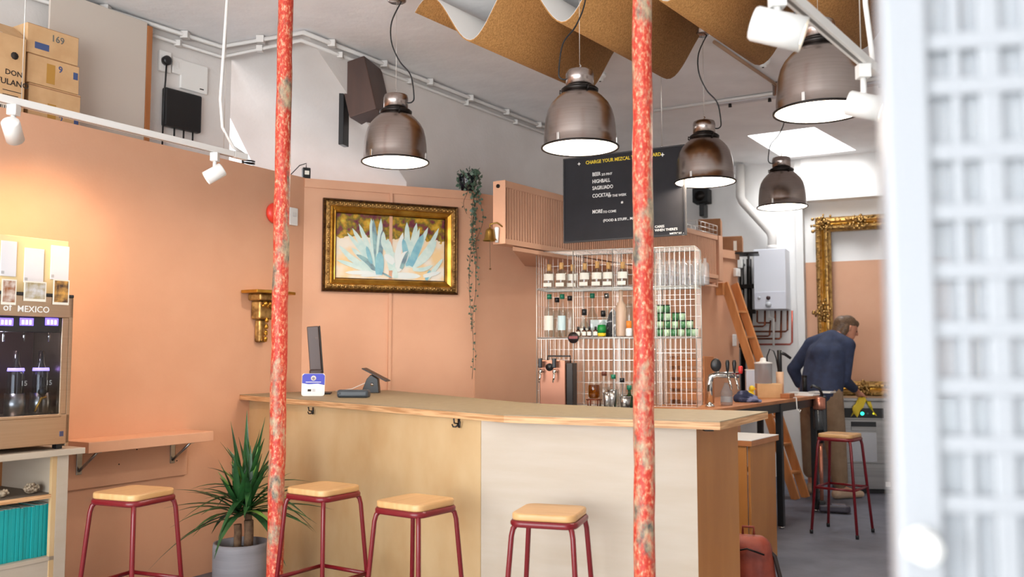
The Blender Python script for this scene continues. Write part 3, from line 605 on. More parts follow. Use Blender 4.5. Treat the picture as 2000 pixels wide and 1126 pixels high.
def canvasmat():
    m = bpy.data.materials.new('painted_canvas'); m.use_nodes = True; nt = m.node_tree; b = nt.nodes['Principled BSDF']; L = nt.links
    tc = nt.nodes.new('ShaderNodeTexCoord'); sp = nt.nodes.new('ShaderNodeSeparateXYZ'); L.new(tc.outputs['Object'], sp.inputs[0])
    n = nt.nodes.new('ShaderNodeTexNoise'); n.inputs['Scale'].default_value = 16; n.inputs['Detail'].default_value = 6; L.new(tc.outputs['Object'], n.inputs['Vector'])
    r = nt.nodes.new('ShaderNodeValToRGB'); e = r.color_ramp.elements; e[0].position = .3; e[0].color = s2l((74, 28, 56)); e[1].position = .75; e[1].color = s2l((214, 190, 70))
    for p_, c in ((.42, (120, 50, 60)), (.5, (120, 110, 30)), (.6, (196, 146, 40))): q = e.new(p_); q.color = s2l(c)
    L.new(n.outputs['Fac'], r.inputs[0])
    n2 = nt.nodes.new('ShaderNodeTexNoise'); n2.inputs['Scale'].default_value = 7; L.new(tc.outputs['Object'], n2.inputs['Vector'])
    r2 = nt.nodes.new('ShaderNodeValToRGB'); r2.color_ramp.elements[0].color = s2l((240, 206, 152)); r2.color_ramp.elements[1].color = s2l((236, 226, 210)); r2.color_ramp.elements[0].position = .4; r2.color_ramp.elements[1].position = .6; L.new(n2.outputs['Fac'], r2.inputs[0])
    a = nt.nodes.new('ShaderNodeMath'); a.operation = 'MULTIPLY_ADD'; a.inputs[1].default_value = .12; L.new(n.outputs['Fac'], a.inputs[0]); L.new(sp.outputs['Z'], a.inputs[2])
    g = nt.nodes.new('ShaderNodeMath'); g.operation = 'GREATER_THAN'; g.inputs[1].default_value = h * .60 + .06; L.new(a.outputs[0], g.inputs[0])
    mx = nt.nodes.new('ShaderNodeMix'); mx.data_type = 'RGBA'; L.new(g.outputs[0], mx.inputs[0]); L.new(r2.outputs[0], mx.inputs[6]); L.new(r.outputs[0], mx.inputs[7]); L.new(mx.outputs[2], b.inputs['Base Color']); b.inputs['Roughness'].default_value = .5
    return m
MB().bx(.1, w - .1, -.006, -.002, .1, h - .1).build('canvas', canvasmat(), pt)
ag = [mat('agave_pale', (196, 222, 216), .5, c2=(216, 232, 224), ns=20), mat('agave_blue', (120, 178, 196), .5, c2=(150, 200, 206), ns=14), mat('agave_grey', (112, 134, 146), .5, c2=(150, 190, 190), ns=14), mat('agave_white', (228, 234, 230), .5)]
strokes = [MB(), MB(), MB(), MB()]
def cz(X, Y): return ((X - 185) / 1100 * (w - .212) + .106, h - .106 - (Y - 235) / 660 * (h - .212))   # painting-space helper
def stroke(k, x0, y0, x1, y1, wd, curve=0.0, lay=0):
    a = Vector(cz(x0, y0)); b = Vector(cz(x1, y1)); d_ = b - a; nrm = Vector((-d_.y, d_.x)).normalized(); vs = []; N = 8
    for i in range(N + 1):
        t_ = i / N; c = a + d_ * t_ + nrm * curve * d_.length * math.sin(PI * t_); wi = wd / 1100 * (w - .212) * (.55 + .9 * t_) * (1 - t_) ** .55 if t_ > .0 else wd / 1100 * (w - .212) * .5
        for s_ in (-1, 1): q = c + nrm * wi * s_ * .75; vs.append((min(max(q.x, .104), w - .104), -.0062 - .00025 * lay, min(max(q.y, .104), h - .104)))
    strokes[k].add(vs, [(2 * i, 2 * i + 1, 2 * i + 3, 2 * i + 2) for i in range(N)])
lst = [(0, 590, 800, 290, 430, 44), (0, 590, 800, 340, 380, 52), (0, 590, 800, 405, 330, 50), (0, 590, 800, 525, 268, 70), (2, 600, 800, 545, 270, 50), (0, 600, 800, 625, 262, 56), (2, 610, 800, 640, 380, 44), (0, 760, 640, 650, 395, 60, .18), (3, 760, 800, 850, 395, 60), (0, 900, 760, 888, 285, 62), (0, 910, 760, 990, 285, 60), (0, 920, 760, 1020, 340, 46), (0, 930, 760, 1110, 325, 52), (0, 940, 760, 1225, 325, 50, -.06), (0, 940, 760, 1200, 460, 60, -.1), (1, 925, 745, 1060, 400, 74), (1, 905, 745, 850, 460, 60), (0, 570, 810, 210, 565, 56, .08), (0, 570, 815, 330, 580, 50), (2, 575, 820, 380, 650, 46, -.08), (0, 560, 830, 190, 715, 44), (3, 600, 830, 270, 840, 40), (3, 640, 840, 420, 870, 36), (3, 720, 850, 1040, 850, 60), (3, 780, 800, 900, 590, 90), (0, 740, 800, 690, 470, 80), (3, 760, 720, 660, 640, 70), (1, 610, 850, 615, 610, 84), (1, 530, 740, 480, 560, 40), (2, 830, 780, 900, 590, 40), (0, 950, 780, 1160, 730, 40, -.1), (0, 1100, 880, 1270, 650, 40), (1, 1090, 890, 1130, 780, 34), (0, 780, 880, 760, 760, 50), (3, 1060, 850, 1240, 800, 40), (2, 640, 830, 740, 880, 16), (2, 450, 680, 540, 770, 24), (0, 300, 690, 560, 830, 30)]
for i, s_ in enumerate(lst): stroke(s_[0], *s_[1:6], s_[6] if len(s_) > 6 else 0, i)
for k in range(4): o = strokes[k].build('painted_leaves', ag[k], pt); o['kind'] = 'stuff'
# corbel shelf in the corner
p = LW.w(LW.px(520, 575, -.08)[0], -.004, LW.px(530, 568, -.1)[1]); t = T('corbel_shelf', 'small gilded carved corbel shelf behind the left red pillar', 'shelf', p, LW.rz)
z_ = 0
MB().prism([(-.16, 0), (.2, 0), (.2, -.16), (.02, -.2), (-.16, -.16)], -.022, 0).build('top_plate', GOLDB, t, .004)
MB().prism([(-.10, 0), (.12, 0), (.10, -.11), (-.08, -.11)], -.07, -.022).build('cornice', GOLD, t, .01)
MB().prism([(-.07, 0), (.09, 0), (.07, -.075), (-.05, -.075)], -.2, -.07).build('corbel_body', GOLD, t, .012); MB().prism([(-.035, 0), (.055, 0), (.04, -.045), (-.02, -.045)], -.36, -.2).build('corbel_tail', GOLD, t, .012)
k = MB(); carve(k, (-.06, -.1, -.1), (.08, -.1, -.1), .016, 7); carve(k, (.0, -.085, -.18), (.02, -.05, -.36), .014, 8); k.build('carving', GOLDB, t)['kind'] = 'stuff'
# red bell and box behind pillar
u, z = LW.px(540, 416, -.03); t = T('alarm_bell', 'round red alarm bell half hidden behind the left pillar', 'alarm', LW.w(u, -.004, z), LW.rz)
MB().lathe([(.075, 0), (.078, .02), (.06, .045), (.02, .055), (0, .055)], (0, 0, 0), 24, rot('X', 90)).build('gong', mat('alarm_red', (226, 58, 40), .35), t); MB().lathe([(.02, 0), (.02, .01)], (0, 0, .055), 12, rot('X', 90)).build('boss', REDM, t)
u, z = PW.px(572, 423, -.02); t = T('thermostat', 'small pale wall unit just right of left red pillar', 'wall unit', LW.w(LW.px(570, 423)[0], -.003, LW.px(570, 423)[1]), LW.rz)
box('case', WHITEP, t, -.04, .04, -.02, 0, -.065, .065, .004); box('dial', TRIMW, t, -.02, .02, -.024, -.02, .0, .03, .002)
# trailing plant in black pot on the partition
p = PW.w(PW.px(913, 372, .03)[0], .02, 2.748); t = T('trailing_plant', 'trailing ivy in a glossy black pot on top of the partition', 'plant', p, PW.rz)
MB().lathe([(.0, 0), (.05, 0), (.068, .05), (.078, .12), (.075, .14), (.066, .14), (.066, .11), (0, .11)], n=24).build('pot', mat('black_glaze', (28, 28, 36), .08), t)
lv = MB(); stv = MB(); random.seed(21)
def vleaf(mb, c, s):
    M = tr(*c) @ Matrix.Rotation(random.random() * 6.28, 4, 'Z') @ Matrix.Rotation(random.uniform(.6, 1.5), 4, 'X') @ Matrix.Rotation(random.uniform(-.8, .8), 4, 'Y')
    mb.add([(0, 0, 0), (s * .55, s * .35, s * .1), (0, s * 1.1, 0), (-s * .55, s * .35, s * .1)], [(0, 1, 2), (0, 2, 3)], True, M)
for i in range(70):
    a = random.random() * 6.28; vleaf(lv, (.085 * math.cos(a), .085 * math.sin(a) , random.uniform(0.0, .17)), .032)
for st, (x0, ln, dens) in enumerate(((.0, 1.68, 120), (.05, .6, 26), (-.055, .36, 16), (.02, .8, 46), (.01, 1.3, 46))):
    pts = []; n = 24
    for i in range(n + 1):
        s_ = i / n; pts.append((x0 + .02 * math.sin(s_ * 9 + st * 2) + (.03 if st == 1 else 0) * math.sin(s_ * 3), -.05 - .035 * min(1, s_ * 8) - .006 * st, .14 - max(0, s_ * ln - .02)))
    stv.tube(pts, .0022, 5)
    for i in range(dens):
        s_ = (i + random.random()) / dens; s_ = s_ ** 1.15; q = pts[min(n, int(s_ * n))]; vleaf(lv, (q[0] + random.uniform(-.02, .02), q[1] - random.random() * .02, q[2] + random.uniform(-.03, .03)), .032 * (1.05 - .55 * s_))
stv.build('stems', mat('vine_stem', (92, 74, 56), .7), t); lv.build('leaves', VINE, t)['kind'] = 'stuff'

# ================================================================== ON THE BAR TOP
BT = 1.151
def onbar(px, py): p = at(px, py, BT); return Vector((p.x, p.y, BT))
p = onbar(612, 770); t = T('till_screen', 'tall dark till screen on stand seen from the side', 'till screen', p + Vector((0, .10, 0)), math.radians(8))
M = tr(0, 0, .14) @ rot('Y', -5); MB().bx(-.045, .035, -.012, .012, 0, .33, M).build('screen_back', mat('till_brown', (70, 50, 44), .35), t, .005); MB().bx(.036, .046, -.014, .014, 0, .33, M).build('screen_bezel', DARKM, t, .003)
MB().bx(-.05, .04, -.03, .03, .06, .17).build('neck_housing', mat('till_dark', (58, 42, 38), .4), t, .012); MB().prism([(-.09, -.09), (.10, -.09), (.10, .09), (-.09, .09)], 0, .012).build('base', BLACK, t, .004); MB().bx(-.03, .03, -.03, .03, .01, .07).build('post', BLACK, t, .004)
text('ID', .02, mat('logo_grey', (110, 90, 80), .5), t, (-.015, -.014, .38), ext=.0003)
p = onbar(611, 773); t = T('payment_sign', 'small blue and white counter sign with rounded corners', 'sign', p, math.radians(4))
M = rot('X', -12); wd = .083
MB().prism([(x * 1.0, y) for x, y in rsq(.078, .02)], 0, .004, M @ tr(0, .078, 0) @ Matrix.Identity(4)).build('card', LABEL, None) if False else None
Mx = rot('X', 78)
MB().prism([(x, y + .075) for x, y in rsq(.075, .016)], 0, .005, Mx).build('card', mat('sign_white', (228, 226, 220), .4), t)
MB().prism([(x, y) for x, y in [(-.073, .085), (-.03, .078), (.03, .082), (.073, .072), (.073, .135), (.06, .148), (-.06, .148), (-.073, .135)]], .005, .006, Mx).build('blue_field', mat('sign_blue', (54, 62, 176), .4), t)
MB().lathe([(0, .006), (.017, .006), (.017, .0068)], (0, .118, 0), 16, Mx).build('round_emblem', LABEL, t); MB().lathe([(0, .0068), (.010, .0068), (.010, .0074)], (0, .118, 0), 14, Mx).build('emblem_centre', mat('emblem_tan', (150, 140, 150), .5), t)
MB().bx(-.05, .05, .09, .094, .006, .0066, Mx).build('caption_line', LABEL, t); MB().bx(-.035, -.012, .03, .045, .005, .0056, Mx).build('price_print', INKD, t); MB().bx(-.005, .015, .028, .048, .005, .0056, Mx).build('faint_print', mat('pale_ink', (190, 188, 190), .6), t)
MB().bx(-.05, .05, .0, .07, 0, .006).build('easel_foot', BLACK, t, .002)
p = onbar(690, 776); t = T('card_reader_dock', 'charcoal card reader lying in its dock on the bar', 'card reader', p, math.radians(-4))
MB().prism([(-.10, -.03), (.10, -.03), (.105, .04), (-.105, .04)], .0, .05).build('dock', mat('slate_plastic', (58, 64, 70), .4), t, .014); MB().bx(-.095, -.075, -.033, -.028, .022, .034).build('slot', BLACK, t, .001)
p = onbar(712, 768); t = T('tablet_stand', 'black tilted tablet on wedge stand behind the card reader', 'tablet', p + Vector((.03, .12, 0)), math.radians(-4))
MB().add([(-.07, -.03, 0), (.06, -.03, 0), (.05, -.03, .10), (-.0, -.03, .13), (-.03, -.03, .10), (-.07, .03, 0), (.06, .03, 0), (.05, .03, .10), (0, .03, .13), (-.03, .03, .10)], [(0, 1, 2, 3, 4), (5, 6, 7, 8, 9), (0, 1, 6, 5), (1, 2, 7, 6), (2, 3, 8, 7), (3, 4, 9, 8), (4, 0, 5, 9)]).build('wedge_stand', BLACK, t, .004)
MB().bx(-.10, .10, -.07, .07, 0, .009, tr(.03, 0, .125) @ rot('Y', 27)).build('tablet', BLACK, t, .003); MB().lathe([(0, 0), (.012, 0), (.012, .002)], (0, 0, 0), 14, tr(.01, -.031, .06) @ rot('X', 90)).build('lock', CHROME, t)
MB().tube([(-.25, -.04, .012), (-.13, -.05, .03), (-.02, -.02, .08)], .003, 5).build('cable', WHITEP, t)

# ================================================================== YUCCA
p = aty(471, 1057, 5.0); t = T('potted_yucca', 'spiky green yucca in a grey cylindrical pot by left pillar', 'plant', (p.x, p.y, 0)); ph = p.z
MB().lathe([(0, 0), (.128, 0), (.147, .02), (.150, ph - .02), (.147, ph), (.134, ph), (.132, ph - .05), (0, ph - .05)], n=36).build('pot', mat('grey_pot', (142, 138, 142), .6, c2=(126, 122, 126), ns=4, stretch=(.5, .5, 6)), t)
MB().lathe([(0, ph - .045), (.131, ph - .048)], n=24).build('soil', mat('soil', (44, 30, 24), .95, bump=.6, bs=80), t)
heads = []
for (x, y, r, hh) in ((-.012, -.03, .021, .10), (.045, -.02, .025, .12), (.02, .05, .02, .2)):
    MB().tube([(x, y, ph - .06), (x + .003, y, ph + hh * .5), (x, y, ph + hh)], r, 12).build('trunk', mat('yucca_bark', (120, 92, 68), .9, c2=(92, 66, 48), ns=30, bump=.6, bs=40), t); heads.append((x, y, ph + hh))
random.seed(5)
def leaf(b, az, el, ln, wd, droop, m):
    d_ = Vector((math.cos(az) * math.cos(el), math.sin(az) * math.cos(el), math.sin(el))); side = Vector((-math.sin(az), math.cos(az), 0)); upv = side.cross(d_) * -1; vs = []; N = 7
    for i in range(N + 1):
        s_ = i / N; c = Vector(b) + d_ * ln * s_ + Vector((0, 0, -droop * ln * s_ * s_)); wi = wd * (.45 + 2.2 * s_ * (1 - s_)) * (1 - s_ ** 3) if s_ < 1 else 0.0008
        vs += [c - side * wi + upv * wi * .35, c, c + side * wi + upv * wi * .35]
    mb = MB().add(vs, [(3 * i + k, 3 * i + k + 1, 3 * i + k + 4, 3 * i + k + 3) for i in range(N) for k in (0, 1)], True); mb.build('leaf', m, t)
for hx, (x, y, z) in enumerate(heads):
    n = (26, 30, 24)[hx]
    for i in range(n):
        f_ = i / n; el = 1.45 - 1.45 * f_ + random.uniform(-.1, .1); az = i * 2.4 + hx + random.uniform(-.3, .3)
        leaf((x, y, z + .06 * (1 - f_) + .03), az, el, (.30 + .22 * f_ - .1 * f_ * f_) * random.uniform(.85, 1.15), .019, .05 + .55 * f_, LEAF if i % 9 else LEAFL)
for az, el, ln in ((1.9, 1.42, .55), (2.6, 1.3, .5), (1.0, 1.32, .52), (.4, 1.2, .5), (3.0, .25, .5), (3.3, .55, .45), (2.9, -.2, .45), (.1, .55, .5), (.05, .25, .5), (5.9, .1, .45)): leaf((.02, .0, ph + .17), az, el, ln, .02, .25 if el < 1 else 0, LEAF)

# ================================================================== BULKHEAD RADIATOR AND MENU BOARD
RA = Vector((-.05, 6.3, 0)); RE = Vector((2.165, 9.3, 0)); RDf = Frame((RA.x, RA.y), tuple((RE - RA)[:2])); RL = (RE - RA).length
rz0 = RDf.px(988, 476)[1]; rz1 = RDf.px(992, 353)[1]
rad = T('fluted_radiator', 'long peach fluted radiator panel mounted high over the bottle rack', 'radiator', RDf.w(0, 0, rz0), RDf.rz); RH = rz1 - rz0
box('end_cover', PEACH, rad, -.012, .0, -.01, .10, 0, RH, .003); box('back_plate', PEACH, rad, 0, RL, .05, .10, 0, RH, .002)
box('top_rail', PEACH, rad, 0, RL, 0, .05, RH - .05, RH, .003); box('bottom_rail', PEACH, rad, 0, RL, 0, .05, 0, .04, .003); box('end_cover', PEACH, rad, RL, RL + .10, -.01, .10, -.02, RH, .003)
fl = MB(); n = 110
for i in range(n): x = .03 + (RL - .06) * i / n; fl.bx(x, x + (RL - .06) / n * .55, .006, .05, .04, RH - .05)
fl.build('fluted_face', PEACH, rad)['kind'] = 'stuff'
MB().lathe([(0, 0), (.014, 0), (.014, .01)], (0, 0, 0), 12, tr(-.012, .05, RH - .04) @ rot('Y', -90)).build('bleed_plug', DARKM, rad)
MB().lathe([(.012, -.05), (.014, 0), (.018, .05), (.014, .06), (0, .06)], (-.03, .05, .06), 12).build('valve', WHITEP, rad); MB().tube([(-.03, .05, .02), (0, .05, .02)], .009, 8).build('valve_tail', CHROME, rad)
MB().tube([(RL, .02, -.02), (RL, .02, -.08), (RL - .2, .02, -.08), (RL - .2, .08, -.08)], .012, 8).build('feed_pipe', PEACH, rad)
# soffit board under it
wq = [RDf.w(.12, .02, 0), RDf.w(RL, .02, 0), W2.w(3.3, -.01, 0), W2.w(.55, -.01, 0)]
struct(MB().prism([(q.x, q.y) for q in wq], rz0 - .035, rz0 - .006).build('trim_12', PEACH), 'peach soffit board under the fluted radiator')
# bell
p = RDf.w(-.03, .03, rz0); t = T('brass_bell', 'small brass bell with pull cord beneath the radiator end', 'bell', p, 0)
bp_ = aty(957, 470, 6.3) - p
Mb = tr(bp_.x, bp_.y, bp_.z)
MB().shell([(.052, 0), (.050, .006), (.040, .02), (.034, .06), (.030, .078), (.02, .088), (0, .09)], n=24, M=Mb).build('bell_body', mat('aged_brass', (150, 116, 56), .35, .9), t); MB().tube([(0, 0, .088), (0, 0, .115), (.0, 0, .12), (.05, 0, .13), (.09, .0, .10)], .006, 6, True, Mb).build('hanger', mat('aged_brass', (150, 116, 56), .35, .9), t)
MB().tube([(0, 0, .05), (0, 0, -.02), (.002, 0, -.19)], .0022, 5, True, Mb).build('pull_cord', mat('cord', (90, 66, 46), .8), t); MB().ball((.002, 0, -.2), .008, 8, 6, Mb).build('cord_bead', GOLDK, t)
# menu
ML = aty(1101, 472, 6.55); MR = aty(1340, 460, 6.08); MF = Frame((ML.x, ML.y), (MR.x - ML.x, MR.y - ML.y)); MW = (Vector((MR.x, MR.y, 0)) - MF.p).length
mz0 = MF.px(1101, 473)[1]; mz1 = MF.px(1101, 309)[1]; mz1 = (mz1 + MF.px(1338, 283)[1]) / 2; mz0 = (mz0 + MF.px(1340, 460)[1]) / 2; MH = mz1 - mz0
mn = T('menu_board', 'black hanging menu board with white and yellow peg letters', 'menu board', MF.w(0, 0, mz0), MF.rz)
box('letter_panel', mat('felt_black', (34, 33, 38), .8, c2=(30, 29, 33), ns=9), mn, .008, MW - .008, 0, .018, .008, MH - .008, 0); MB().ring(0, MW, 0, MH, [(0, .022), (0, -.006), (.010, -.006), (.010, .0)]).build('frame', mat('board_frame', (40, 38, 40), .5), mn)
YEL = mat('yellow_letter', (236, 206, 40), .5); WL = mat('white_letter', (236, 234, 230), .5)
def mt(s, px, py, size, m=WL, al='LEFT', sx=1.0): u, z = MF.px(px, py); text(s, size, m, mn, (u, -.001, z - mz0), align=al, ext=.0012, sx=sx)
mt('CHARGE YOUR MEZCAL TASTING CARD', 1144, 321, .036, YEL, sx=.88)
for s, py, e_, ex in (('BEER', 344, 1175, '2/3 PINT'), ('HIGHBALL', 358, 0, ''), ('SAGRUADO', 371, 0, ''), ('COCKTAIL', 386, 1187, 'OF THE WEEK'), ('MORE', 417, 1178, 'TO COME')):
    mt(s, 1157, py, .038, sx=.8)
    if ex: mt(ex, e_, py - 1, .024, sx=.95)
mt('(FOOD & STUFF... MAYBE', 1178, 433, .026); mt('CARES', 1279, 445, .024); mt('WHEN THERE\'S', 1279, 452, .024); mt('MEZCAL', 1308, 459, .024)
def star(px, py, r, k):
    u, z = MF.px(px, py); q = [(u + (r if i % 2 == 0 else r * .4) * math.sin(PI * i / k), z - mz0 + (r if i % 2 == 0 else r * .4) * math.cos(PI * i / k)) for i in range(2 * k)]
    mb = MB(); n_ = len(q); mb.add([(x, -.0015, z_) for x, z_ in q] + [(x, 0, z_) for x, z_ in q], [tuple(range(n_))] + [(i, (i + 1) % n_, n_ + (i + 1) % n_, n_ + i) for i in range(n_)]); mb.build('star_symbol', WL, mn)
star(1131, 320, .014, 4); star(1294, 302, .016, 4); star(1215, 395, .012, 8); star(1335, 457, .012, 5)
for px in (1140, 1292): u, z = MF.px(px, 290); MB().tube([(u, .01, MH), (u, .01, CEIL - mz0)], .0022, 5).build('hanging_wire', WIREM, mn); MB().lathe([(.006, 0), (.010, .006), (.006, .012)], (u, .01, MH), 10).build('eyelet', CHROME, mn)

# ================================================================== BOTTLE RACK
F0 = at(1048, 492, 2.20); F1 = at(1357, 480, 2.20); CG = Frame((F0.x, F0.y), (F1.x - F0.x, F1.y - F0.y)); CW = (F1 - F0).length; CD = .31
zA = CG.px(1200, 558)[1]; zB = CG.px(1200, 656)[1]; zBot = 1.052; zTop = 2.20
rack = T('wire_bottle_rack', 'tall zinc wire mesh rack of bottles behind the bar', 'rack', CG.w(0, 0, zBot), CG.rz)
us = [0, CG.px(1120, 600)[0], CG.px(1197, 600)[0], CG.px(1280, 600)[0], CW]; HT = zTop - zBot
for u in us:
    for y in (0, CD): MB().tube([(u, y, 0), (u, y, HT)], .0042, 6).build('post', WIREM, rack)
def wirepanel(name, o, a, b, na, nb, r=.0014):
    o, a, b = Vector(o), Vector(a), Vector(b); mb = MB()
    for i in range(na + 1): q = o + a * i / na; mb.tube([q, q + b], r, 4, False)
    for i in range(nb + 1): q = o + b * i / nb; mb.tube([q, q + a], r, 4, False)
    k = mb.build(name, WIREM, rack); k['kind'] = 'stuff'
wirepanel('back_mesh', (0, CD, 0), (CW, 0, 0), (0, 0, HT), 30, 14, .0011)
for u in us: wirepanel('side_mesh', (u, 0, 0), (0, CD, 0), (0, 0, HT), 5, 14, .001)
for z in (HT, zA - zBot - .012, zB - zBot - .012): wirepanel('shelf_mesh', (0, 0, z), (CW, 0, 0), (0, CD, 0), 32, 7, .0011)
wirepanel('front_mesh', (us[3], 0, 0), (CW - us[3], 0, 0), (0, 0, HT), 8, 3, .0012); wirepanel('front_mesh', (us[1], 0, 0), (us[3] - us[1], 0, 0), (0, 0, zB - zBot - .012), 16, 6); wirepanel('front_mesh', (0, 0, .1), (us[1], 0, 0), (0, 0, zB - zBot - .12), 8, 2)
for z in (HT, zA - zBot - .012, zB - zBot - .012): MB().tube([(0, 0, z), (CW, 0, z), (CW, CD, z), (0, CD, z), (0, 0, z)], .004, 6).build('shelf_rim', WIREM, rack)
GLSH = glassmat('shelf_glass', (210, 216, 214), .6)
for z in (zA - zBot - .009, zB - zBot - .009): MB().bx(.006, CW - .006, .006, CD - .006, z, z + .005).build('glass_shelf', GLSH, rack)
# round sign hanging on the rack
u, z = CG.px(1120, 659, -.012); t = T('round_sign', 'round black and red sign hung on the rack front', 'sign', CG.w(u, -.012, z), CG.rz)
MB().lathe([(0, 0), (.042, 0), (.042, .006), (0, .006)], (0, 0, 0), 28, rot('X', 90)).build('disc', mat('sign_black', (30, 22, 22), .4), t); MB().bx(-.034, .034, -.0068, -.006, -.008, .012).build('red_band', mat('sign_red', (128, 52, 50), .5), t)
# bottles
PR = {'squat': [(0, 0), (.040, 0), (.043, .008), (.043, .115), (.036, .130), (.018, .140), (.0155, .150), (.0155, .165)],
      'tall': [(0, 0), (.036, 0), (.038, .008), (.038, .185), (.032, .21), (.017, .235), (.0145, .25), (.0145, .31)],
      'round': [(0, 0), (.040, 0), (.05, .02), (.05, .10), (.04, .15), (.022, .19), (.0145, .21), (.0145, .29)],
      'flask': [(0, 0), (.045, 0), (.048, .008), (.046, .06), (.03, .095), (.015, .11), (.013, .125), (.013, .16)]}
def bottle(lb, pos, rz, kind, h, rs=1.0, capm=None, caph=.03, capr=None, label=None, fill=None, body=GLASS, group=None, name='bottle'):
    t = T(name, lb, 'bottle', pos, rz, group); pr = PR[kind]; H0 = pr[-1][1]; sc = (h - (caph * .6 if capm else 0)) / H0; P = [(r * rs, z * sc) for r, z in pr]
    MB().lathe(P + [(P[-1][0] * .7, P[-1][1])], n=20).build('glass', body, t)
    if fill: f, m = fill; top = P[-1][1]; Q = [(max(r - .003, 0), max(z, .004)) for r, z in P if z < top * f]; Q.append((Q[-1][0], top * f)); MB().lathe(Q + [(0, top * f)], n=16).build('liquid', m, t)
    if capm: r = capr or P[-1][0] * 1.25; MB().lathe([(r, P[-1][1] - caph * .4), (r, P[-1][1] + caph * .6), (r * .9, P[-1][1] + caph * .62), (0, P[-1][1] + caph * .62)], n=14).build('cap', capm, t)
    if label:
        z0_, z1_, m = label; rr = max(r for r, z in P) + .0008; n_ = 12; vs = []
        for i in range(n_ + 1): a = -PI * .82 + PI * .64 * i / n_; vs += [(rr * math.cos(a), rr * math.sin(a), z0_), (rr * math.cos(a), rr * math.sin(a), z1_)]
        MB().add(vs, [(2 * i, 2 * i + 2, 2 * i + 3, 2 * i + 1) for i in range(n_)], True).build('label', m, t)
    return t
def rk(px, z, off): u, _ = CG.px(px, 600, off); return CG.w(u, off, z)
def scale_at(off=.1): return 6.6 / FPX
for i, px in enumerate((1073, 1097, 1119, 1143, 1167, 1189, 1217)):
    t = bottle('squat clear mezcal bottle with cork stopper, %s from left on top rack shelf' % ORD[i], rk(px, zA, .10 if i != 2 else .17), CG.rz, 'squat', .185 if i not in (1, 4) else .195, 1.0, CORKW, .05, .017, (.06, .11, LABEL), (.8, LIQ), group='cork-stoppered bottles on the top shelf')
    u = .0435
    MB().bx(-.034, .03, -.0465, -.0455, .012, .04).build('neck_tag', LABEL, t)
for i, (px, off) in enumerate(((1291, .1), (1303, .2), (1314, .1), (1325, .2), (1336, .1), (1347, .2), (1358, .12), (1369, .2), (1378, .12))):
    bottle('empty clear glass carafe, %s from left at right end of top rack shelf' % ORD[i], rk(px, zA, off), CG.rz, 'squat', .195, .72, None, body=glassmat('carafe_glass', (248, 250, 250), 1.0, .05, .16), group='clear carafes on the top shelf', name='carafe')
sec = [(1073, .10, 'tall', .325, 1.05, GREENC, 'tall clear bottle with green cap at far left of middle shelf', LABEL), (1088, .2, 'tall', .305, .95, BLACK, 'tall clear bottle with black cap behind the leftmost green-capped one', None), (1098, .12, 'tall', .325, .9, GREENC, 'tall clear bottle with green cap and blue-tinged label on middle shelf', mat('aqua_label', (206, 226, 226), .6)), (1113, .10, 'tall', .31, 1.0, BLACK, 'tall clear bottle with black cap just right of round sign', None), (1157, .18, 'round', .33, .95, GREENC, 'round-shouldered clear bottle with green cap mid rack', None), (1141, .08, 'flask', .205, .85, BLACK, 'small clear flask with black stopper and cream label', LABEL), (1178, .15, 'flask', .195, .95, BLACK, 'small clear flask with chunky black stopper behind green cup', None), (1185, .22, 'round', .33, .8, STEEL, 'clear bottle with coiled steel pourer on middle shelf', None), (1229, .16, 'tall', .34, .85, None, 'tall clear bottle beside the beige ceramic bottle', None)]
for px, off, kd, h_, rs, cp, lb, lab in sec: bottle(lb, rk(px, zB, off), CG.rz, kd, h_, rs, cp, .036 if kd != 'flask' else .045, .019, (.05, .16, lab) if lab and kd != 'flask' else ((.025, .06, lab) if lab else None), (.72, LIQ), group='bottles on the middle shelf')
bottle('tall opaque beige ceramic bottle on middle rack shelf', rk(1213, zB, .08), CG.rz, 'tall', .345, 1.05, None, body=mat('beige_ceramic', (202, 172, 148), .4), group='bottles on the middle shelf')
bottle('little white bottle with orange cap beside the right pillar', rk(1228, zB, .03), CG.rz, 'squat', .11, .55, mat('orange_cap', (232, 130, 40), .5), .06, .02, None, None, WHITEP, group='bottles on the middle shelf')
for i, px in enumerate((1129, 1141, 1151, 1163)): bottle('tiny brown dropper bottle, %s from left beside the green cup' % ORD[i], rk(px, zB, .03), CG.rz, 'squat', .072, .42, BLACK, .024, .009, (.006, .035, LABEL), None, mat('brown_glass', (80, 46, 28), .1), group='dropper bottles on the middle shelf')
t = T('ice_cup', 'green cup with yellow base on middle rack shelf', 'cup', rk(1175, zB, .04)); MB().lathe([(0, 0), (.030, 0), (.031, .024), (0, .024)], n=18).build('yellow_base', mat('cup_yellow', (236, 200, 40), .4), t); MB().lathe([(0, .024), (.031, .024), (.036, .055), (.03, .085), (.018, .08), (.0, .075)], n=9).build('green_cup', mat('cup_green', (12, 128, 52), .4), t)
t = T('white_carton', 'white carton standing behind the small flasks on middle shelf', 'carton', rk(1168, zB, .2), CG.rz); box('carton', WHITEP, t, -.07, .07, 0, .05, 0, .13, .002); box('stripe', REDM, t, -.0705, -.06, -.001, .0, 0.0, .13, 0)
t = T('gift_bag', 'black and white patterned bag leaning on rack post', 'bag', rk(1192, zB, .14), CG.rz); MB().add([(-.05, 0, 0), (.04, 0, 0), (.045, .02, .17), (.01, .02, .22), (-.02, .02, .16), (-.05, .06, 0), (.04, .06, 0), (.045, .04, .17), (.01, .04, .22), (-.02, .04, .16)], [(0, 1, 2, 3, 4), (5, 6, 7, 8, 9), (0, 1, 6, 5), (1, 2, 7, 6), (2, 3, 8, 7), (3, 4, 9, 8), (4, 0, 5, 9)]).build('bag', mat('bag_pattern', (20, 20, 24), .6, c2=(200, 200, 200), ns=30, ramp=(.55, .6)), t)
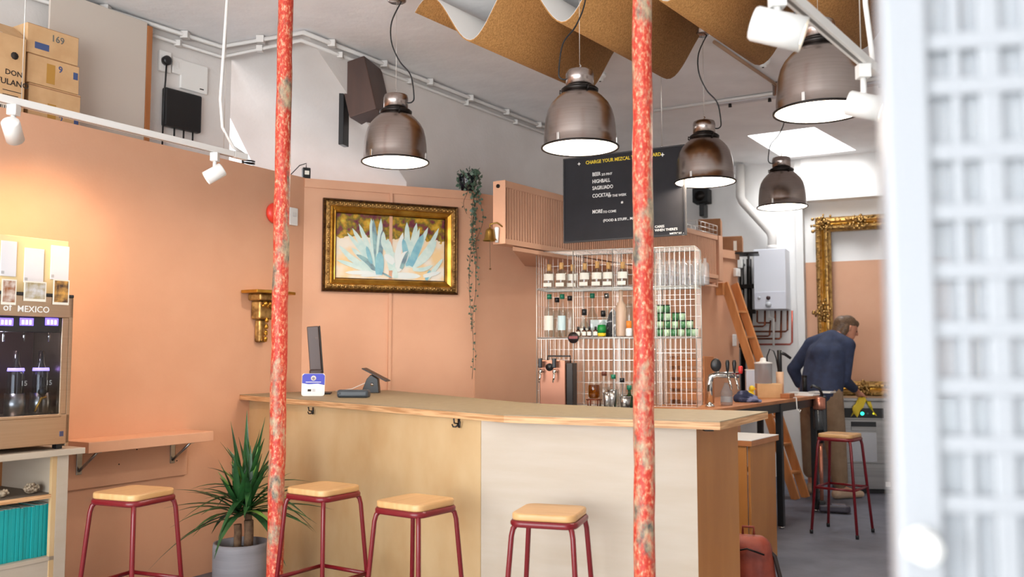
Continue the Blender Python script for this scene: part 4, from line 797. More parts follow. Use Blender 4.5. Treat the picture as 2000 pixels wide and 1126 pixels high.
JAR = [mat('jar_green', (72, 122, 80), .3), mat('jar_pale', (170, 196, 160), .3)]
jn = 0
rows = (((1288, 1302, 1316, 1330, 1345, 1356), 0), ((1289, 1303, 1318, 1333, 1347), 1), ((1290, 1304, 1319, 1332), 2), ((1289, 1302), 3))
for pxs, lev in rows:
    for k, px in enumerate(pxs):
        t = T('tin_can', 'small green tin in stacked pile, %s from left in the %s row' % (ORD[k], ('bottom', 'second', 'third', 'top')[lev]), 'tin', rk(px, zB + lev * .058, .13), CG.rz, 'stacked green tins on the rack')
        MB().lathe([(0, 0), (.0245, 0), (.0245, .05), (0, .05)], n=16).build('tin_body', JAR[(k + lev) % 2], t); MB().lathe([(0, .05), (.0255, .05), (.0255, .057), (0, .057)], n=16).build('lid', DARKM, t)
# back counter under the rack
bb = T('back_counter', 'low dark counter carrying the bottle rack behind bar', 'counter', CG.w(0, 0, 0), CG.rz); box('cabinet', mat('counter_brown', (96, 70, 52), .6), bb, -.2, .74, -.42, .30, 0, 1.01, .003); box('counter_top', STEEL, bb, -.22, .74, -.45, .30, 1.01, 1.045, .003)
ZC = 1.045
# beer cooler tower at the left
def bkp(px, off): u, _ = CG.px(px, 750, off); return CG.w(u, off, ZC)
t = T('beer_tower', 'copper-toned steel box tower with twin black-handled taps', 'beer tower', bkp(1079, -.2), CG.rz); TW = .098
hT = CG.px(1079, 703, -.2)[1] - ZC
box('tower_body', mat('copper_steel', (150, 104, 84), .35, .85), t, -TW, TW, 0, .14, 0, hT, .006); box('tower_side', DARKM, t, TW, TW + .05, .02, .14, 0, hT - .02, .004)
for sx in (-.075, .03):
    q = hT - .075; tp = MB().tube([(sx, 0, q), (sx, -.05, q), (sx, -.06, q - .01)], .013, 8).build('tap', CHROME, t); MB().tube([(sx, -.055, q), (sx, -.065, q - .05), (sx - .008, -.066, q - .085)], [.009, .008, .004], 8).build('spout', CHROME, tp); MB().bx(sx - .014, sx + .014, -.07, -.04, q + .02, q + .09).build('handle', BLACK, tp, .006)
MB().lathe([(0, 0), (.028, 0), (.028, .012)], (0, 0, 0), 16, tr(-.02, -.002, hT - .05) @ rot('X', 90)).build('badge', BLACK, t); MB().tube([(-.05, .05, hT), (-.05, .05, hT + .03), (.12, .06, hT + .03), (.12, .06, hT - .02)], .006, 6).build('rail', BLACK, t)
# glasses, jugs and bottles by the sink
low = [(1160, -.12, 'round', .235, .85, None, 'clear long-necked bottle half filled with golden liquor', (.42, AMBER), GLASS, .06), (1180, -.10, 'tall', .255, .95, mat('brown_cap', (92, 40, 24), .5), 'clear bottle with brown stopper left of pillar on back counter', (.6, LIQ), GLASS, 0), (1198, -.14, 'tall', .235, 1.0, GREENC, 'clear bottle with green cap on the back counter', (.5, LIQ), GLASS, 0), (1215, -.12, 'tall', .21, .9, BLACK, 'clear bottle with black cap nearest pillar on back counter', (.5, LIQ), GLASS, 0), (1229, -.16, 'flask', .16, .8, GREENC, 'short green-tinted flask partly behind right pillar', None, GREENG, 0)]
for px, off, kd, h_, rs, cp, lb, fl_, bd, up in low: p = bkp(px, off); p.z += up; bottle(lb, p, CG.rz, kd, h_, rs, cp, .03, .018, None, fl_, bd, group='bottles on the back counter')
t = T('copper_rack', 'small copper wire stand under the golden liquor bottle', 'stand', bkp(1160, -.12), CG.rz)
for a in range(4): M = rot('Z', 45 + 90 * a); MB().tube([(.05, 0, 0), (.05, 0, .055)], .006, 6, True, M).build('leg', COPPER, t)
MB().shell([(.05, .05), (.058, .05), (.058, .058), (.05, .058), (.05, .05)], n=20).build('ring', COPPER, t)
for i, (px, off, r, h_) in enumerate(((1196, -.24, .033, .13), (1186, -.25, .03, .11), (1221, -.25, .04, .085))):
    t = T('metal_shaker', '%s cocktail shaker cup on back counter' % ('tall slim steel', 'shorter steel', 'wide low steel')[i], 'shaker', bkp(px, off), 0, 'steel shaker cups'); MB().lathe([(0, 0), (r * .75, 0), (r, h_), (r * .93, h_), (r * .7, .006), (0, .006)], n=20).build('cup', STEEL, t); MB().shell([(r, h_ - .004), (r * 1.06, h_), (r, h_ + .003), (r * .94, h_)], n=20).build('rolled_rim', CHROME, t)

# ================================================================== WORK TABLE
TZ = 1.05; TA = at(1399, 798, TZ); TB = at(1600, 771, TZ); TF = Frame((TA.x, TA.y), (TB.x - TA.x, TB.y - TA.y)); TL = (TB - TA).length
tb_ = T('work_table', 'wooden-topped work table with heavy black steel legs', 'table', TF.w(0, 0, 0), TF.rz)
box('table_top', WOODO, tb_, -.05, TL, 0, .62, TZ - .028, TZ, .003); box('steel_apron', BLACK, tb_, .05, TL - .02, .03, .07, TZ - .10, TZ - .03); box('steel_apron', BLACK, tb_, .05, TL - .02, .54, .58, TZ - .10, TZ - .03)
ul = TF.px(1523, 900, .04)[0]
for u in (.31, ul, TL - .06):
    for y in (.02, .52): lg = box('leg', BLACK, tb_, u, u + .05, y, y + .05, .02, TZ - .03, .003); MB().lathe([(.02, 0), (.024, .02)], (u + .025, y + .025, 0), 10).build('levelling_foot', CHROME, lg)
box('stretcher', BLACK, tb_, ul, TL - .06, .53, .56, .36, .40); box('stretcher', BLACK, tb_, .31, ul, .53, .56, .36, .40)
def tp(px, off): u, _ = TF.px(px, 770, off); return TF.w(u, off, TZ)
def tl(px, py, off): u, z = TF.px(px, py, off); return TF.w(u, off, z)
# chrome beer font
p = tp(1386, .12); t = T('beer_font', 'chrome arched beer font with black lever handles', 'beer font', p, math.radians(-8)); sc_ = p.y / FPX
hf = (797 - 735) * sc_; wf_ = (1442 - 1386) * sc_
MB().tube([(0, 0, 0), (0, 0, hf * .75), (.012, 0, hf * .95), (.05, 0, hf), (wf_, 0, hf)], .022, 12).build('arched_pipe', CHROME, t); MB().lathe([(.034, 0), (.034, .012), (.024, .02)], n=18).build('base_flange', CHROME, t)
MB().lathe([(0, 0), (.036, 0), (.038, .01), (.03, .02), (0, .02)], (0, 0, 0), 22, tr(.045, -.02, hf + .07) @ Matrix.Diagonal((1, 1, 1.25, 1)) @ rot('X', 90)).build('badge', BLACK, t); MB().tube([(.06, 0, hf), (.06, 0, hf + .10)], .012, 8).build('badge_post', CHROME, t)
for x in (.125, .172):
    tp_ = MB().tube([(x, 0, hf), (x, -.04, hf), (x + .012, -.07, hf - .05), (x + .02, -.075, hf - .10)], [.011, .012, .009, .007], 8).build('tap', CHROME, t); MB().lathe([(.006, 0), (.012, .03), (.015, .07), (.010, .09), (0, .092)], (x, -.03, hf + .015), 12).build('lever', BLACK, tp_)
MB().lathe([(.012, 0), (.016, .02), (.016, .05), (.01, .055), (0, .055)], (wf_ + .01, -.02, hf + .01), 12).build('red_knob', mat('knob_red', (196, 40, 36), .4), t)
p = tp(1419, .10); t = T('water_bottle', 'clear ribbed plastic bottle standing beneath the beer taps', 'bottle', p)
MB().lathe([(0, 0), (.040, 0), (.044, .01), (.044, .07), (.041, .074), (.044, .08), (.042, .10), (.022, .14), (.016, .155), (.016, .165)], n=20).build('bottle_body', glassmat('pale_plastic', (224, 214, 206), .8, .1, .25), t); MB().shell([(.0445, .025), (.0445, .065)], n=20).build('label', glassmat('label_haze', (190, 180, 172), .3, .3, .5), t)
def blobobj(name, pts, m, parent, voxel=.012, sm=6, fac=.5):
    mb = MB()
    for a, ra, b, rb in pts:
        a, b = Vector(a), Vector(b); n_ = max(2, int((b - a).length / (max(min(ra, rb), .008) * .7)) + 1)
        mb.tube([a.lerp(b, i / (n_ - 1)) for i in range(n_)], [ra + (rb - ra) * i / (n_ - 1) for i in range(n_)], 12); mb.ball(a, ra, 12, 8); mb.ball(b, rb, 12, 8)
    o = mb.build(name, m, parent); md = o.modifiers.new('remesh', 'REMESH'); md.mode = 'VOXEL'; md.voxel_size = voxel; md.use_smooth_shade = True
    s_ = o.modifiers.new('smooth', 'SMOOTH'); s_.iterations = sm; s_.factor = fac; return o
p = tp(1455, .14); t = T('crumpled_cloth', 'crumpled navy and grey bar cloth on the work table', 'cloth', p)
o = blobobj('cloth_folds', [((-.06, 0, .03), .035, (.0, .03, .05), .04), ((0, .03, .05), .04, (.07, -.03, .03), .025), ((.03, -.05, .02), .02, (.1, -.07, .012), .014), ((-.05, -.04, .02), .02, (.03, -.06, .015), .016), ((-.03, .02, .06), .03, (.01, .0, .075), .02)], mat('navy_cloth', (44, 48, 74), .9, c2=(120, 124, 156), ns=12, ramp=(.5, .6)), t, .006, 2)
p = tp(1465, .30); t = T('rubber_duck', 'small yellow rubber toy duck behind the bar cloth', 'toy', p)
MB().ball((0, 0, .035), (.04, .03, .035)).build('duck_body', mat('duck_yellow', (238, 206, 44), .35), t); hd = MB().ball((.015, -.005, .085), .026).build('duck_head', mat('duck_yellow', (238, 206, 44), .35), t); MB().lathe([(.010, 0), (0, .018)], (0, 0, 0), 8, tr(.038, -.008, .082) @ rot('Y', 90)).build('beak', mat('orange_cap', (232, 130, 40), .5), hd)
def tbox(name, lb, cat, px0, px1, py0, off, dep, m, lid=None):
    a = tp(px0, off); u0, _ = TF.px(px0, 770, off); u1, _ = TF.px(px1, 770, off); s_ = a.y / FPX; h_ = (TF.px((px0 + px1) / 2, py0, off)[1] - TZ); wd_ = (px1 - px0) * s_
    t = T(name, lb, cat, a, math.radians(-10)); box('carton', m, t, 0, wd_, 0, dep, 0, h_, .004)
    if lid: box('lid', lid, t, -.004, wd_ + .004, -.004, dep + .004, h_ - .002, h_ + .006, .002)
    return t, wd_, h_
tbox('white_tub', 'white plastic tub behind the yellow duck on table', 'tub', 1458, 1480, 722, .48, .12, mat('tub_blue_white', (206, 212, 226), .4), WHITEP)
t, wd_, h_ = tbox('kraft_box', 'low kraft cardboard box beneath the blender jug', 'box', 1479, 1526, 747, .28, .2, CARD); jb = t
p = jb.location + Vector((wd_ * .35, .06, h_ + .001)); t = T('blender_jug', 'clear cylindrical jug with white lid on kraft box', 'jug', p); r_ = 16.5 * p.y / FPX; hj = (745 - 707) * p.y / FPX
MB().shell([(r_ * .92, 0), (r_, .01), (r_, hj)], n=24).build('jug_wall', glassmat('jug_plastic', (220, 216, 216), .8, .15, .35), t); MB().lathe([(0, hj), (r_ * 1.05, hj), (r_ * 1.05, hj + .012), (r_ * .4, hj + .02), (r_ * .3, hj + .05), (0, hj + .055)], n=24).build('lid', WHITEP, t); MB().lathe([(0, 0), (r_ * .92, 0), (r_ * .92, .006)], n=20).build('jug_base', WHITEP, t)
p = tp(1524, .2); t = T('stick_blender', 'black stick blender with cable in a beige cup', 'blender', p); s_ = p.y / FPX
MB().lathe([(0, 0), (.03, 0), (.034, 48 * s_), (.03, 48 * s_), (.028, .01), (0, .01)], n=18).build('beige_cup', mat('cup_beige', (222, 184, 152), .5), t); MB().tube([(0, 0, .02), (0, 0, 80 * s_), (.0, 0, 90 * s_)], .02, 10).build('motor_body', BLACK, t); MB().tube([(0, 0, 86 * s_), (.05, 0, 82 * s_), (.10, 0, 74 * s_)], [.018, .014, .012], 8).build('head', BLACK, t)
MB().tube([(-.01, 0, 45 * s_), (-.03, 0, 75 * s_), (-.05, 0, 88 * s_), (-.085, 0, 92 * s_), (-.11, 0, 78 * s_), (-.112, 0, 60 * s_)], .006, 6).build('cable', BLACK, t)
p = tp(1572, .25); t = T('black_canister', 'slim black canister on white trays at table end', 'canister', p); MB().lathe([(0, 0), (.022, 0), (.022, .16), (.02, .165), (0, .165)], n=16).build('tube', BLACK, t); MB().lathe([(.0225, .15), (.024, .152), (.024, .168), (0, .17)], n=16).build('lid', DARKM, t)
p = tp(1552, .02); t = T('wooden_block', 'small wooden block at the table edge', 'block', p, TF.rz); box('block', mat('block_wood', (164, 98, 50), .5), t, -.14, .0, .0, .08, 0, .04, .003); box('end_grain', PLYEDGE, t, .0005, .003, .004, .076, .003, .037, 0)
for i, (px, off, w_) in enumerate(((1550, .12, .22), (1585, .14, .2))): p = tp(px, off); t = T('paper_tray', 'flat white paper tray %s' % ('behind the wooden block' if i == 0 else 'at the far table end near the vacuum'), 'tray', p, TF.rz, 'white trays on the table'); box('tray', WHITEP, t, -w_ / 2, w_ / 2, 0, .2, 0, .012, .003); MB().ring(-w_ / 2, w_ / 2, 0, .2, [(0, 0), (0, -.012), (.008, -.012), (.008, 0)], tr(0, 0, .012) @ rot('X', -90) @ Matrix.Scale(-1, 4, (0, 0, 1))).build('rim', WHITEP, t)
p = tp(1556, -.005); t = T('table_hook', 'white plastic hook clipped over the table edge', 'hook', TF.w(TF.px(1556, 790, -.005)[0], -.003, TZ + .004), TF.rz); MB().tube([(0, .05, 0), (0, 0, 0), (0, -.004, -.10), (0, -.03, -.12), (0, -.035, -.10)], .005, 6).build('bar', WHITEP, t); MB().bx(-.012, .012, .0, .06, 0, .004).build('clip', WHITEP, t)
# crate and tray seen through the rack
p = TF.w(.12, .42, TZ); pc = TF.w(.66, .42, TZ); t = T('fruit_crate', 'slatted wooden crate seen through the wire rack', 'crate', pc, TF.rz + PI / 2)
for k in range(4): box('slat', WOODO, t, -.14, .14, 0, .012, .03 + k * .085, .09 + k * .085, .002); box('slat', WOODO, t, -.14, .14, .20, .212, .03 + k * .085, .09 + k * .085, .002)
for sx in (-1, 1): box('end_board', WOODO, t, sx * .14 - .008, sx * .14 + .008, .012, .2, 0, .36, .002)

# ================================================================== CABINET, BACKPACK BESIDE THE BAR
R_ = at(1519, 1103, 0); Ad = Vector((.574, .819, 0)); QF = Frame((R_.x - Ad.x * .48, R_.y - Ad.y * .48), (.574, .819)); hz = QF.px(1519, 858)[1]
t = T('side_cabinet', 'small plywood cabinet with white top behind the bar end', 'cabinet', QF.w(0, 0, 0), QF.rz)
box('side_panel', AMB, t, 0, .48, 0, .018, .06, hz, .002); box('front_door', AMB, t, -.018, -.001, .02, .5, .06, hz, .002); box('back_side', WOODO, t, 0, .48, .482, .5, .06, hz, .002); box('plinth', BLACK, t, .02, .46, .02, .48, 0, .06)
box('top_lip', WOODO, t, -.03, .50, -.02, .52, hz, hz + .035, .002); box('white_top', TRIMW, t, -.03, .50, -.02, .52, hz + .0352, hz + .04, .001)
pb = aty(1462, 1060, 5.05); t = T('leather_backpack', 'brick-red leather backpack on the floor beside bar end', 'backpack', (pb.x, pb.y, 0), math.radians(-20))
LEA = mat('brick_leather', (150, 62, 40), .5, c2=(120, 44, 28), ns=10, bump=.3, bs=20)
hb = pb.z + .06
blobobj('bag_body', [((-.09, 0, .09), .09, (.07, 0, .09), .09), ((-.09, 0, .09), .09, (-.07, 0, hb - .09), .08), ((.07, 0, .09), .09, (.05, 0, hb - .09), .08), ((-.07, 0, hb - .09), .08, (.05, 0, hb - .09), .08), ((0, 0, .1), .1, (0, 0, hb - .1), .09)], LEA, t, .012, 4)
blobobj('front_pocket', [((-.07, -.09, .09), .045, (.06, -.09, .09), .045), ((-.06, -.09, .17), .04, (.05, -.09, .17), .04), ((-.07, -.09, .09), .045, (-.06, -.09, .17), .04), ((.06, -.09, .09), .045, (.05, -.09, .17), .04)], LEA, t, .01, 3)
MB().tube([(.05, .0, hb - .04), (.14, -.01, hb - .12), (.18, -.01, .15), (.15, 0, .03)], .012, 8).build('shoulder_strap', mat('strap_dark', (40, 26, 20), .6), t); MB().tube([(-.03, 0, hb - .01), (-.03, 0, hb + .03), (.03, 0, hb + .03), (.03, 0, hb - .01)], .008, 6).build('grab_handle', LEA, t); MB().tube([(-.1, -.085, hb - .1), (0, -.1, hb - .07), (.09, -.085, hb - .1)], .005, 6).build('zip', DARKM, t)

# ================================================================== KITCHEN WALL: ladder, boiler, pipes, frame
u, z = W2.px(1418, 556, -.1); t = T('loft_ladder', 'light wooden ladder leaning on the peach wall end', 'ladder', W2.w(u, -.06, 0), W2.rz)
LH = z + .02; out = .78
def lad(x, zf): return (x, -.02 - out * (1 - zf / LH), zf)
for x in (0, .19):
    mb = MB(); a = Vector(lad(x, 0)); b = Vector(lad(x, LH)); M = (b - a).to_track_quat('Z', 'Y').to_matrix().to_4x4(); mb.bx(-.013, .013, -.045, .045, 0, (b - a).length, tr(*a) @ M); mb.build('stile', PINE, t, .003)
for k in range(1, 8):
    zf = .27 * k - .02
    if zf < LH - .05: q = lad(0, zf); MB().bx(0.012, .18, q[1] - .045, q[1] + .045, zf - .011, zf + .011).build('rung', PINE, t, .002)
box('hook_plate', PINE, t, -.06, -.02, -.04, .05, LH - .13, LH, .004)
# boiler
BO = -.34; u0, zt_ = WB.px(1471, 487, BO); u1, zb_ = WB.px(1536, 603, BO)
t = T('gas_boiler', 'white wall-hung gas boiler with round dial and flue', 'boiler', WB.w(u0, 0, zb_), WB.rz); bw = u1 - u0; bh = zt_ - zb_
box('casing', mat('boiler_white', (222, 224, 232), .35), t, 0, bw, BO, -.01, 0, bh, .008); box('control_panel', mat('boiler_panel', (214, 216, 226), .35), t, .004, bw - .004, BO - .004, BO + .01, .004, bh * .29, .003)
MB().lathe([(0, 0), (.034, 0), (.032, .012), (0, .014)], (0, 0, 0), 20, tr(bw * .45, BO - .004, bh * .075) @ rot('X', 90)).build('dial', mat('dial_grey', (190, 192, 196), .3), t); MB().lathe([(0, 0), (.025, 0), (.023, .012), (0, .014)], (0, 0, 0), 18, tr(bw * .45, BO - .004, bh * .19) @ rot('X', 90)).build('gauge', mat('gauge_dark', (70, 44, 46), .3), t); MB().lathe([(0, 0), (.018, 0), (.016, .008), (0, .008)], (0, 0, 0), 14, tr(bw * .16, BO - .004, bh * .19) @ rot('X', 90)).build('small_knob', mat('dial_grey', (190, 192, 196), .3), t)
fo = -.16
def wbl(px, py, off): a, b = WB.px(px, py, off); return (a - u0, off, b - zb_)
MB().tube([wbl(1508, 487, fo), wbl(1508, 462, fo), wbl(1504, 452, fo), wbl(1450, 393, fo), wbl(1446, 384, fo), wbl(1446, 322, fo)], .052, 16).build('flue_pipe', PIPEW, t); MB().lathe([(.058, 0), (.058, .05)], wbl(1508, 487, fo), 16).build('flue_collar', PIPEW, t)
po = -.12
def pipe2(pp, r, m, name='pipe'): return MB().tube([wbl(x, y, po - .03 * k_) for x, y, k_ in pp], r, 8).build(name, m, t)
for pp, r, m in (([(1479, 606, 0), (1479, 628, 0), (1482, 630, 0), (1506, 630, 0)], .010, COPPER), ([(1494, 606, 0), (1494, 634, 0), (1490, 637, 0), (1466, 637, 0)], .011, COPPER), ([(1538, 606, 0), (1538, 644, 0), (1534, 647, 0), (1468, 647, 0)], .011, COPPER), ([(1526, 606, 0), (1525, 658, 0), (1522, 661, 0), (1470, 661, 0)], .011, COPPER), ([(1505, 625, 0), (1503, 654, 0), (1500, 656, 0), (1472, 656, 0)], .010, COPPER), ([(1547, 606, 0), (1547, 668, 0), (1543, 672, 0), (1476, 672, 0)], .011, mat('red_copper', (176, 84, 70), .4, .7)), ([(1502, 606, 1), (1502, 618, 1), (1511, 622, 1), (1511, 676, 1)], .013, WHITEP), ([(1514, 606, 0), (1514, 628, 0)], .010, COPPER)): pipe2(pp, r, m)
# vertical dark gas pipes and valves
u, z = WB.px(1457, 560, -.1); t = T('gas_meter_pipes', 'dark vertical gas pipes with red valve wheel beside boiler', 'pipes', WB.w(u, 0, 0), WB.rz)
for dx, r in ((-.05, .03), (.04, .03)): MB().tube([(dx, -.1, .9), (dx, -.1, 2.55)], r, 10).build('pipe', DARKM, t)
MB().tube([(-.14 + .04 * math.cos(a * PI / 6), -.16, 2.33 + .055 * math.sin(a * PI / 6)) for a in range(13)], .009, 6).build('valve_wheel', mat('valve_red', (150, 40, 44), .5), t)
for z in (1.5, 1.9, 2.2): MB().bx(-.1, .1, -.14, -.06, z, z + .05).build('coupling', DARKM, t, .004)
def w2dev(px, py, sx, sz, lb, name, dep=.04):
    u, z = W2.px(px, py, -.02); t = T(name, lb, 'wall unit', W2.w(u, -.022, z), W2.rz); box('case', WHITEP, t, -sx / 2, sx / 2, -dep, 0, -sz / 2, sz / 2, .008); box('button', TRIMW, t, -sx / 6, sx / 6, -dep - .004, -dep, -sz / 8, sz / 8, .001)
w2dev(1436, 532, .09, .09, 'round-cornered white alarm unit on the peach wall end', 'alarm_unit'); w2dev(1433, 664, .07, .13, 'white light switch on peach wall below the ladder top', 'light_switch', .015)
u, z = WB.px(1444, 513, -.3); t = T('control_box', 'white control box beside the dark pipes', 'wall unit', WB.w(u, -.26, z), WB.rz); box('case', WHITEP, t, -.035, .035, -.05, 0, -.06, .06, .006); box('arm', DARKM, t, -.012, .012, 0, .25, -.012, .012, .002)
# boxes on top
def cbox(px0, px1, py0, py1, y, lb, name, dep=.25, m=CARDD, rz=-.3):
    a = aty(px0, py1, y); b = aty(px1, py0, y); t = T(name, lb, 'box', a, rz, 'cardboard boxes on the back shelves'); box('carton', m, t, 0, b.x - a.x, 0, dep, 0, b.z - a.z, .004); return t, b.x - a.x, b.z - a.z
cbox(1364, 1406, 428, 466, 9.55, 'plain brown cardboard box behind the wire basket', 'cardboard_box')
t, w_, h_ = cbox(1405, 1448, 462, 493, 9.75, 'brown cardboard box with white label on dark shelf', 'cardboard_box'); box('paper_label', LABEL, t, w_ * .62, w_ * .76, -.002, 0, h_ * .1, h_ * .7, 0)
a = aty(1404, 493, 9.75); t = T('bracket_shelf', 'dark narrow shelf under the labelled cardboard box', 'shelf', a, -.3); box('board', DARKM, t, -.05, .42, 0, .3, -.02, -.002); box('bracket', DARKM, t, .3, .32, .05, .3, -.14, -.02)
p = RDf.w(RL - .52, .0, rz0 + RH); t = T('wire_basket', 'shallow white wire basket on top of the radiator end', 'basket', p, RDf.rz)
for k in range(6): MB().tube([(k * .1, 0, 0), (k * .1, 0, .10)], .003, 4).build('upright', WIREM, t); MB().tube([(k * .1, .2, 0), (k * .1, .2, .10)], .003, 4).build('upright', WIREM, t)
for z in (.004, .05, .10): MB().tube([(0, 0, z), (.5, 0, z), (.5, .2, z), (0, .2, z), (0, 0, z)], .0035, 4).build('rail', WIREM, t)
# gilded leaning frame
GO = -.02; gu0, gz1 = WB.px(1592, 426, GO); gz0 = WB.px(1640, 772, GO)[1]; gw = 1.75; gh = gz1 - gz0; bw_ = WB.px(1625, 560, GO)[0] - gu0
t = T('gilded_frame', 'huge empty gilded baroque frame against the kitchen wall', 'frame', WB.w(gu0, GO, gz0), WB.rz)
MB().ring(0, gw, 0, gh, [(0, .06), (0, -.02), (.02, -.05), (bw_ * .3, -.055), (bw_ * .38, -.03), (bw_ * .62, -.025), (bw_ * .68, -.05), (bw_ * .78, -.05), (bw_ * .85, -.015), (bw_, -.005), (bw_, .06)]).build('moulding', GOLD, t)
MB().ring(0, gw, 0, gh, [(bw_ * .40, -.032), (bw_ * .5, -.042), (bw_ * .6, -.032)]).build('bright_cove', GOLDB, t)
k = MB(); random.seed(9); m_ = bw_ * .4
def orn(x, z, n_, sp, r):
    for i in range(n_): k.ball((x + random.gauss(0, sp), -.05 - random.random() * .03, z + random.gauss(0, sp)), (r * random.uniform(.5, 1), r * .7, r * random.uniform(.5, 1)), 6, 4)
for x, z in ((m_, m_), (m_, gh - m_), (gw - m_, m_), (gw - m_, gh - m_)): orn(x, z, 46, .05, .022)
for x, z in ((gw * .5, gh - m_), (gw * .5, m_), (m_, gh * .46), (gw - m_, gh * .46), (gw * .27, gh - m_), (gw * .27, m_)): orn(x, z, 40, .045, .022)
for i in range(60): orn(.03 if i % 2 else bw_ * .72, gh * (i + .5) / 60, 2, .012, .013); orn(gw * (i + .5) / 60, gh - (.03 if i % 2 else bw_ * .72), 2, .012, .013); orn(gw * (i + .5) / 60, .03 if i % 2 else bw_ * .72, 2, .012, .013)
k.build('carved_ornament', GOLD, t)['kind'] = 'stuff'
t = T('steel_counter', 'low steel counter along the wall behind the dishwasher', 'counter', WB.w(gu0 - .1, -.02, 0), WB.rz); box('counter_top', STEEL, t, 0, 1.9, -.32, .0, gz0 - .04, gz0 - .002); box('front', STEEL, t, .02, 1.88, -.30, -.28, 0, gz0 - .04)
# dishwasher
D0 = at(1634, 962, 0); DF = Frame((D0.x, D0.y), (1, -.2)); dz = DF.px(1690, 783)[1]; dw = .72
t = T('glasswasher', 'stainless steel under-counter dishwasher with lit control strip', 'dishwasher', DF.w(0, 0, 0), DF.rz)
def dl(px, py): a, b = DF.px(px, py); return a, b
box('body', STEEL, t, 0, dw, .02, .44, .05, dz, .004); box('plinth', BLACK, t, .02, dw - .02, .05, .42, 0, .05); box('worktop', STEEL, t, -.02, dw + .02, -.02, .45, dz, dz + .035, .006)
z1_ = dl(1690, 798)[1]; z2_ = dl(1690, 818)[1]; z3_ = dl(1690, 905)[1]
box('control_fascia', STEEL, t, .0, dw, .0, .02, z2_, dz - .01, .002)
ca, _ = dl(1646, 806); cb_, _ = dl(1726, 806); strip = box('display_strip', BLACK, t, ca, cb_, -.004, 0, z2_ + .012, z1_ + .008, .002)
for px, m, r in ((1684, mat('green_led', (40, 255, 190), .3, emit=(40, 255, 190), es=3), .018), (1706, mat('yellow_led', (220, 220, 60), .3, emit=(200, 200, 40), es=1), .011), (1675, mat('dim_led', (90, 120, 110), .3), .009), (1695, mat('dim_led', (90, 120, 110), .3), .009)): a, b = dl(px, 807); MB().lathe([(0, 0), (r, 0), (r, .003)], (0, 0, 0), 14, tr(a, -.005, b) @ rot('X', 90)).build('indicator', m, strip)
door = box('door', STEEL, t, .0, dw, .0, .02, z3_ + .006, z2_ - .006, .003); a, b = dl(1662, 832); a2, b2 = dl(1711, 821); box('handle_recess', BLACK, door, a, a2, -.003, 0, b, b2 - .012, .001); box('handle_lip', STEEL, door, a, a2, -.012, -.002, b - .045, b - .002, .004); a3, b3 = dl(1662, 900); box('door_panel', mat('steel_light', (196, 196, 200), .25, .9), door, a3, a2, -.002, 0, b3, b - .06, .001); box('lower_panel', STEEL, t, 0, dw, .0, .02, .05, z3_, .003)
a, b = dl(1730, 950); box('badge', WHITEP, t, a, a + .05, -.003, 0, b, b + .05, .001)
# vacuum cleaner
vp = at(1606, 1000, 0); t = T('stick_vacuum', 'copper and black cordless stick vacuum parked by table', 'vacuum cleaner', (vp.x, vp.y, 0), math.radians(-15)); s_ = vp.y / FPX
vz = lambda py: EYE - (py - 690) * s_
COPV = mat('copper_plastic', (186, 122, 100), .3, .6)
MB().tube([(.0, 0, .08), (.0, 0, vz(860))], .017, 10).build('wand', COPV, t); MB().tube([(0, 0, vz(862)), (0, 0, vz(838))], .03, 12).build('wand_joint', BLACK, t)
MB().lathe([(.04, 0), (.05, .02), (.05, vz(800) - vz(838)), (.04, vz(798) - vz(838))], (-.01, 0, vz(838)), 18).build('dust_bin', glassmat('bin_plastic', (120, 110, 110), .7, .1, .1), t); MB().lathe([(.035, 0), (.035, vz(800) - vz(838) - .02)], (-.01, 0, vz(836)), 14).build('cyclone', DARKM, t); MB().lathe([(.05, 0), (.058, .01), (.058, vz(776) - vz(798)), (.04, vz(774) - vz(798)), (0, vz(773) - vz(798))], (0, 0, vz(798)), 18).build('motor_head', COPV, t)
MB().bx(.02, .06, -.03, .03, vz(850), vz(772)).build('battery_body', BLACK, t, .01); MB().tube([(.03, 0, vz(772)), (.0, 0, vz(757)), (-.06, 0, vz(752)), (-.07, 0, vz(757))], .013, 8).build('handle', BLACK, t); MB().prism([(-.03, -.05), (.21, -.07), (.24, -.05), (.24, .05), (.21, .07), (-.03, .05)], .012, .075).build('floor_head', mat('head_dark', (60, 54, 66), .35), t, .015); MB().bx(-.03, .03, -.03, .03, .02, .11).build('neck', BLACK, t, .01); MB().bx(.08, .2, -.04, .04, .075, .08).build('window', mat('head_silver', (150, 150, 166), .25, .6), t, .002)
# white jerrican and board under the table
p = at(1558, 925, 0.0); t = T('jerrican', 'translucent white plastic canister on floor beneath work table', 'canister', (p.x, p.y, 0), .2); hj_ = .36
MB().prism(rsq(.07, .02), 0, hj_ * .75).build('body', glassmat('milky_plastic', (200, 190, 200), .5, .3, .6), t, .01); MB().lathe([(.05, 0), (.02, .06), (.018, .09), (0, .09)], (0, 0, hj_ * .75), 14).build('neck', WHITEP, t)

